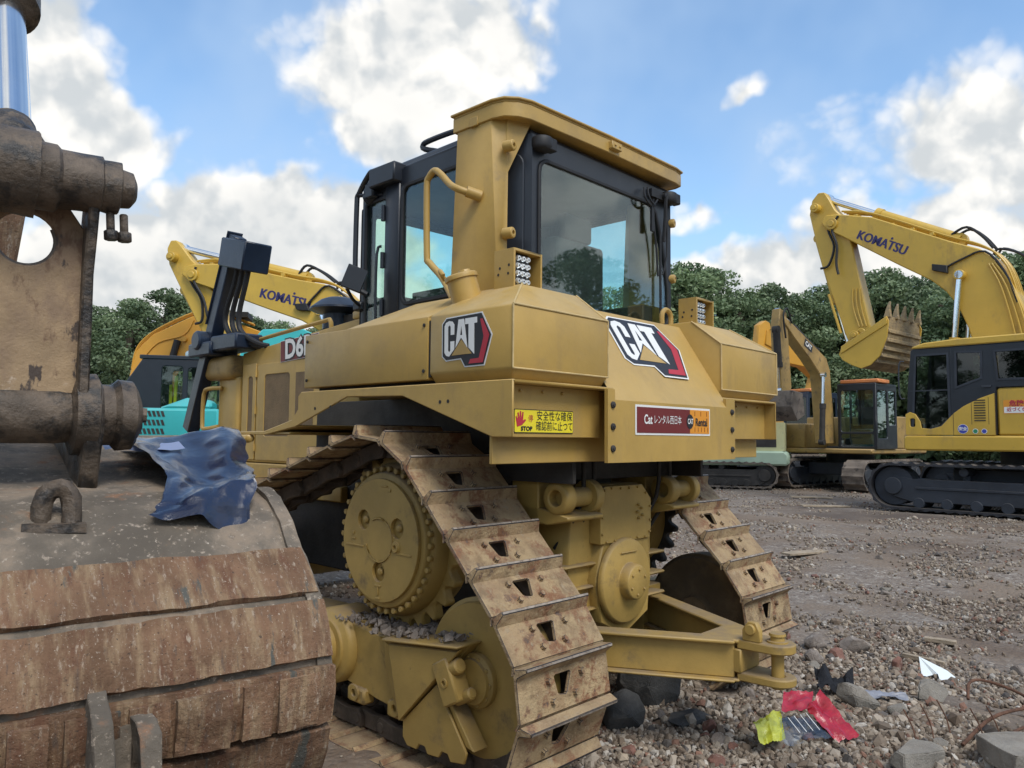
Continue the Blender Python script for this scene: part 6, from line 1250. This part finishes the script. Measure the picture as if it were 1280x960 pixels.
# ------------------------------------------------------------------ sky, light, camera
def make_world():
    w = bpy.data.worlds.new('World'); sc.world = w; w.use_nodes = True; nt = w.node_tree; nt.nodes.clear(); L = nt.links.new
    out = nd(nt, 'ShaderNodeOutputWorld'); bg = nd(nt, 'ShaderNodeBackground'); L(bg.outputs[0], out.inputs[0]); bg.inputs[1].default_value = SKY
    sky = nd(nt, 'ShaderNodeTexSky', sky_type='NISHITA'); sky.sun_disc = False; sky.sun_elevation = SUN_EL; sky.sun_rotation = SUN_AZ; sky.air_density = 1.0; sky.dust_density = .6; sky.ozone_density = 2.2
    tc = nd(nt, 'ShaderNodeTexCoord'); D = tc.outputs['Generated']
    def vm(op, a, b=None, s=None):
        q = nd(nt, 'ShaderNodeVectorMath', operation=op); 
        for i, v in enumerate((a, b)):
            if v is None: continue
            if isinstance(v, tuple): q.inputs[i].default_value = v
            else: L(v, q.inputs[i])
        if s is not None: q.inputs['Scale'].default_value = s
        return q
    def mt(op, a, b=None, clamp=False):
        q = nd(nt, 'ShaderNodeMath', operation=op, use_clamp=clamp)
        for i, v in enumerate((a, b)):
            if v is None: continue
            if isinstance(v, (int, float)): q.inputs[i].default_value = v
            else: L(v, q.inputs[i])
        return q.outputs[0]
    def noi(vec, s, d=8, r=.55):
        q = nd(nt, 'ShaderNodeTexNoise'); q.inputs['Scale'].default_value = s; q.inputs['Detail'].default_value = d; q.inputs['Roughness'].default_value = r; L(vec, q.inputs['Vector']); return q
    def ss(v, lo, hi):
        q = nd(nt, 'ShaderNodeMapRange', interpolation_type='SMOOTHSTEP'); L(v, q.inputs[0]); q.inputs[1].default_value = lo; q.inputs[2].default_value = hi; return q.outputs[0]
    N0 = vm('NORMALIZE', D).outputs[0]
    sx = nd(nt, 'ShaderNodeSeparateXYZ'); L(N0, sx.inputs[0])
    az = mt('ARCTAN2', sx.outputs[0], sx.outputs[1]); el = mt('ARCSINE', sx.outputs[2])
    wn = noi(N0, 5.5, 4, .60); wc = vm('SUBTRACT', wn.outputs['Color'], (.5, .5, .5)); wv = vm('SCALE', wc.outputs[0], None, .16)
    cb = nd(nt, 'ShaderNodeCombineXYZ'); L(az, cb.inputs[0]); L(el, cb.inputs[1]); P = vm('ADD', cb.outputs[0], wv.outputs[0]).outputs[0]
    def cauli(vec):
        n = noi(vec, 6, 5, .56); f = nd(nt, 'ShaderNodeTexVoronoi', feature='F1'); f.inputs['Scale'].default_value = 19; f.inputs['Detail'].default_value = 1.6; f.inputs['Roughness'].default_value = .5; L(vm('ADD', vec, vm('SCALE', n.outputs['Color'], None, .10).outputs[0]).outputs[0], f.inputs['Vector'])
        return mt('ADD', mt('MULTIPLY', f.outputs['Distance'], -.36), n.outputs[0])
    def blobs(Pv):
        d = None
        for (px, py, rx, ry, wgt) in CLOUDS:
            a0 = math.atan((px-640)/960); e0 = math.atan((546.6+(px-640)*.0088-py)/960*math.cos(a0)); q = vm('SUBTRACT', Pv, (a0, e0, 0)); q = vm('MULTIPLY', q.outputs[0], (960/rx*math.cos(a0)**0+0*1.0, 960/ry, 0)); l = vm('LENGTH', q.outputs[0]).outputs['Value']
            v = mt('MULTIPLY', mt('SUBTRACT', 1.0, l), wgt); d = v if d is None else mt('MAXIMUM', d, v)
        return d
    up = vm('ADD', N0, (.020, .0, .034)).outputs[0]; c0 = cauli(N0); c1 = cauli(up)
    d1 = mt('ADD', mt('ADD', mt('MAXIMUM', blobs(P), -.6), .10), mt('MULTIPLY', mt('SUBTRACT', c0, .36), .80))
    lit = ss(mt('SUBTRACT', c0, c1), -.22, .16)
    # clouds everywhere outside the picture too
    gl = noi(N0, 2.3, 4, .6); out_f = ss(mt('ABSOLUTE', az), .66, .95); g2 = mt('MULTIPLY', mt('MULTIPLY', ss(gl.outputs[0], .46, .60), out_f), .95)
    mask = ss(d1, -.02, .32)
    mask = mt('MAXIMUM', mask, g2)
    hz = mt('MULTIPLY', ss(noi(N0, 3.0, 4, .6).outputs[0], .30, .75), .70); thick = ss(d1, .1, .9)
    # colours: sunlit white, shaded grey base
    mx = nd(nt, 'ShaderNodeMix', data_type='RGBA'); L(lit, mx.inputs[0]); mx.inputs[6].default_value = (2.6, 2.75, 2.85, 1); mx.inputs[7].default_value = (4.3, 4.2, 4.0, 1)
    base = nd(nt, 'ShaderNodeMix', data_type='RGBA'); L(mt('MULTIPLY', mt('MULTIPLY', thick, ss(noi(N0, 2.6, 2).outputs[0], .42, .62)), .5), base.inputs[0]); L(mx.outputs[2], base.inputs[6]); base.inputs[7].default_value = (2.1, 2.3, 2.45, 1)
    skc = nd(nt, 'ShaderNodeMix', data_type='RGBA'); L(mt('MULTIPLY', hz, 1), skc.inputs[0]); 
    tint = nd(nt, 'ShaderNodeMix', data_type='RGBA', blend_type='MULTIPLY'); tint.inputs[0].default_value = 1; L(sky.outputs[0], tint.inputs[6]); tint.inputs[7].default_value = (*SKYTINT, 1)
    L(tint.outputs[2], skc.inputs[6]); skc.inputs[7].default_value = (1.9, 2.6, 3.6, 1)
    fin = nd(nt, 'ShaderNodeMix', data_type='RGBA'); L(mask, fin.inputs[0]); L(skc.outputs[2], fin.inputs[6]); L(base.outputs[2], fin.inputs[7]); L(fin.outputs[2], bg.inputs[0])
    w.cycles.sampling_method = 'MANUAL'; w.cycles.sample_map_resolution = 512

SUN_EL = R(52); SUN_AZ = R(150); SKY = .15; SKYTINT = (.86, .94, .93)
CLOUDS = [(35, 60, 85, 120, 1.0), (105, 150, 88, 66, 1.0), (20, 170, 120, 90, 1), (150, 330, 130, 90, 1.1), (240, 300, 110, 80, 1.1), (340, 290, 110, 75, 1.1), (440, 300, 100, 70, 1.1), (60, 380, 150, 80, 1), (330, 380, 300, 70, 1), (505, 72, 180, 100, 1.1), (590, 50, 120, 80, .9), (470, 150, 100, 60, .6), (960, 325, 110, 55, 1.0), (1060, 300, 110, 65, .9), (900, 345, 90, 50, .9), (1210, 165, 160, 105, .62), (1280, 225, 130, 90, .65), (950, 105, 26, 16, .30), (850, 250, 40, 26, .4), (1180, 300, 140, 80, .7)]

def make_light_camera():
    s = bpy.data.lights.new('sun', 'SUN'); s.energy = SUN; s.angle = R(24); s.color = (1, .955, .88); o = bpy.data.objects.new('sun', s); col.objects.link(o)
    d = Vector((math.sin(SUN_AZ)*math.cos(SUN_EL), math.cos(SUN_AZ)*math.cos(SUN_EL), math.sin(SUN_EL))); o.rotation_euler = d.to_track_quat('Z', 'Y').to_euler(); o.location = d*50
    c = bpy.data.cameras.new('camera'); c.sensor_width = 36; c.lens = 27.0; c.clip_start = .05; c.clip_end = 2000; o = bpy.data.objects.new('camera', c); col.objects.link(o)
    p, r = R(3.967), R(-.505); cp, sp, cr, sr = math.cos(p), math.sin(p), math.cos(r), math.sin(r)
    X = Vector((cr, sp*sr, -cp*sr)); Y = Vector((sr, -sp*cr, cp*cr)); Z = -Vector((0, cp, sp)); mt = Matrix((X, Y, Z)).transposed().to_4x4(); mt.translation = (0, 0, 1.55); o.matrix_world = mt; sc.camera = o
    v = sc.view_settings; v.view_transform = 'Standard'; v.look = 'None'; v.gamma = 1; v.exposure = EXPO; v.use_curve_mapping = False
    sc.cycles.max_bounces = 4; sc.cycles.transparent_max_bounces = 12; sc.cycles.use_denoising = True
SUN = 1.35; EXPO = 0.78
make_world(); make_light_camera(); make_ground(); make_dozer(); make_arm(); make_machines(); make_trees(); make_gravel(); make_grit(); make_debris()
bpy.context.view_layer.update()
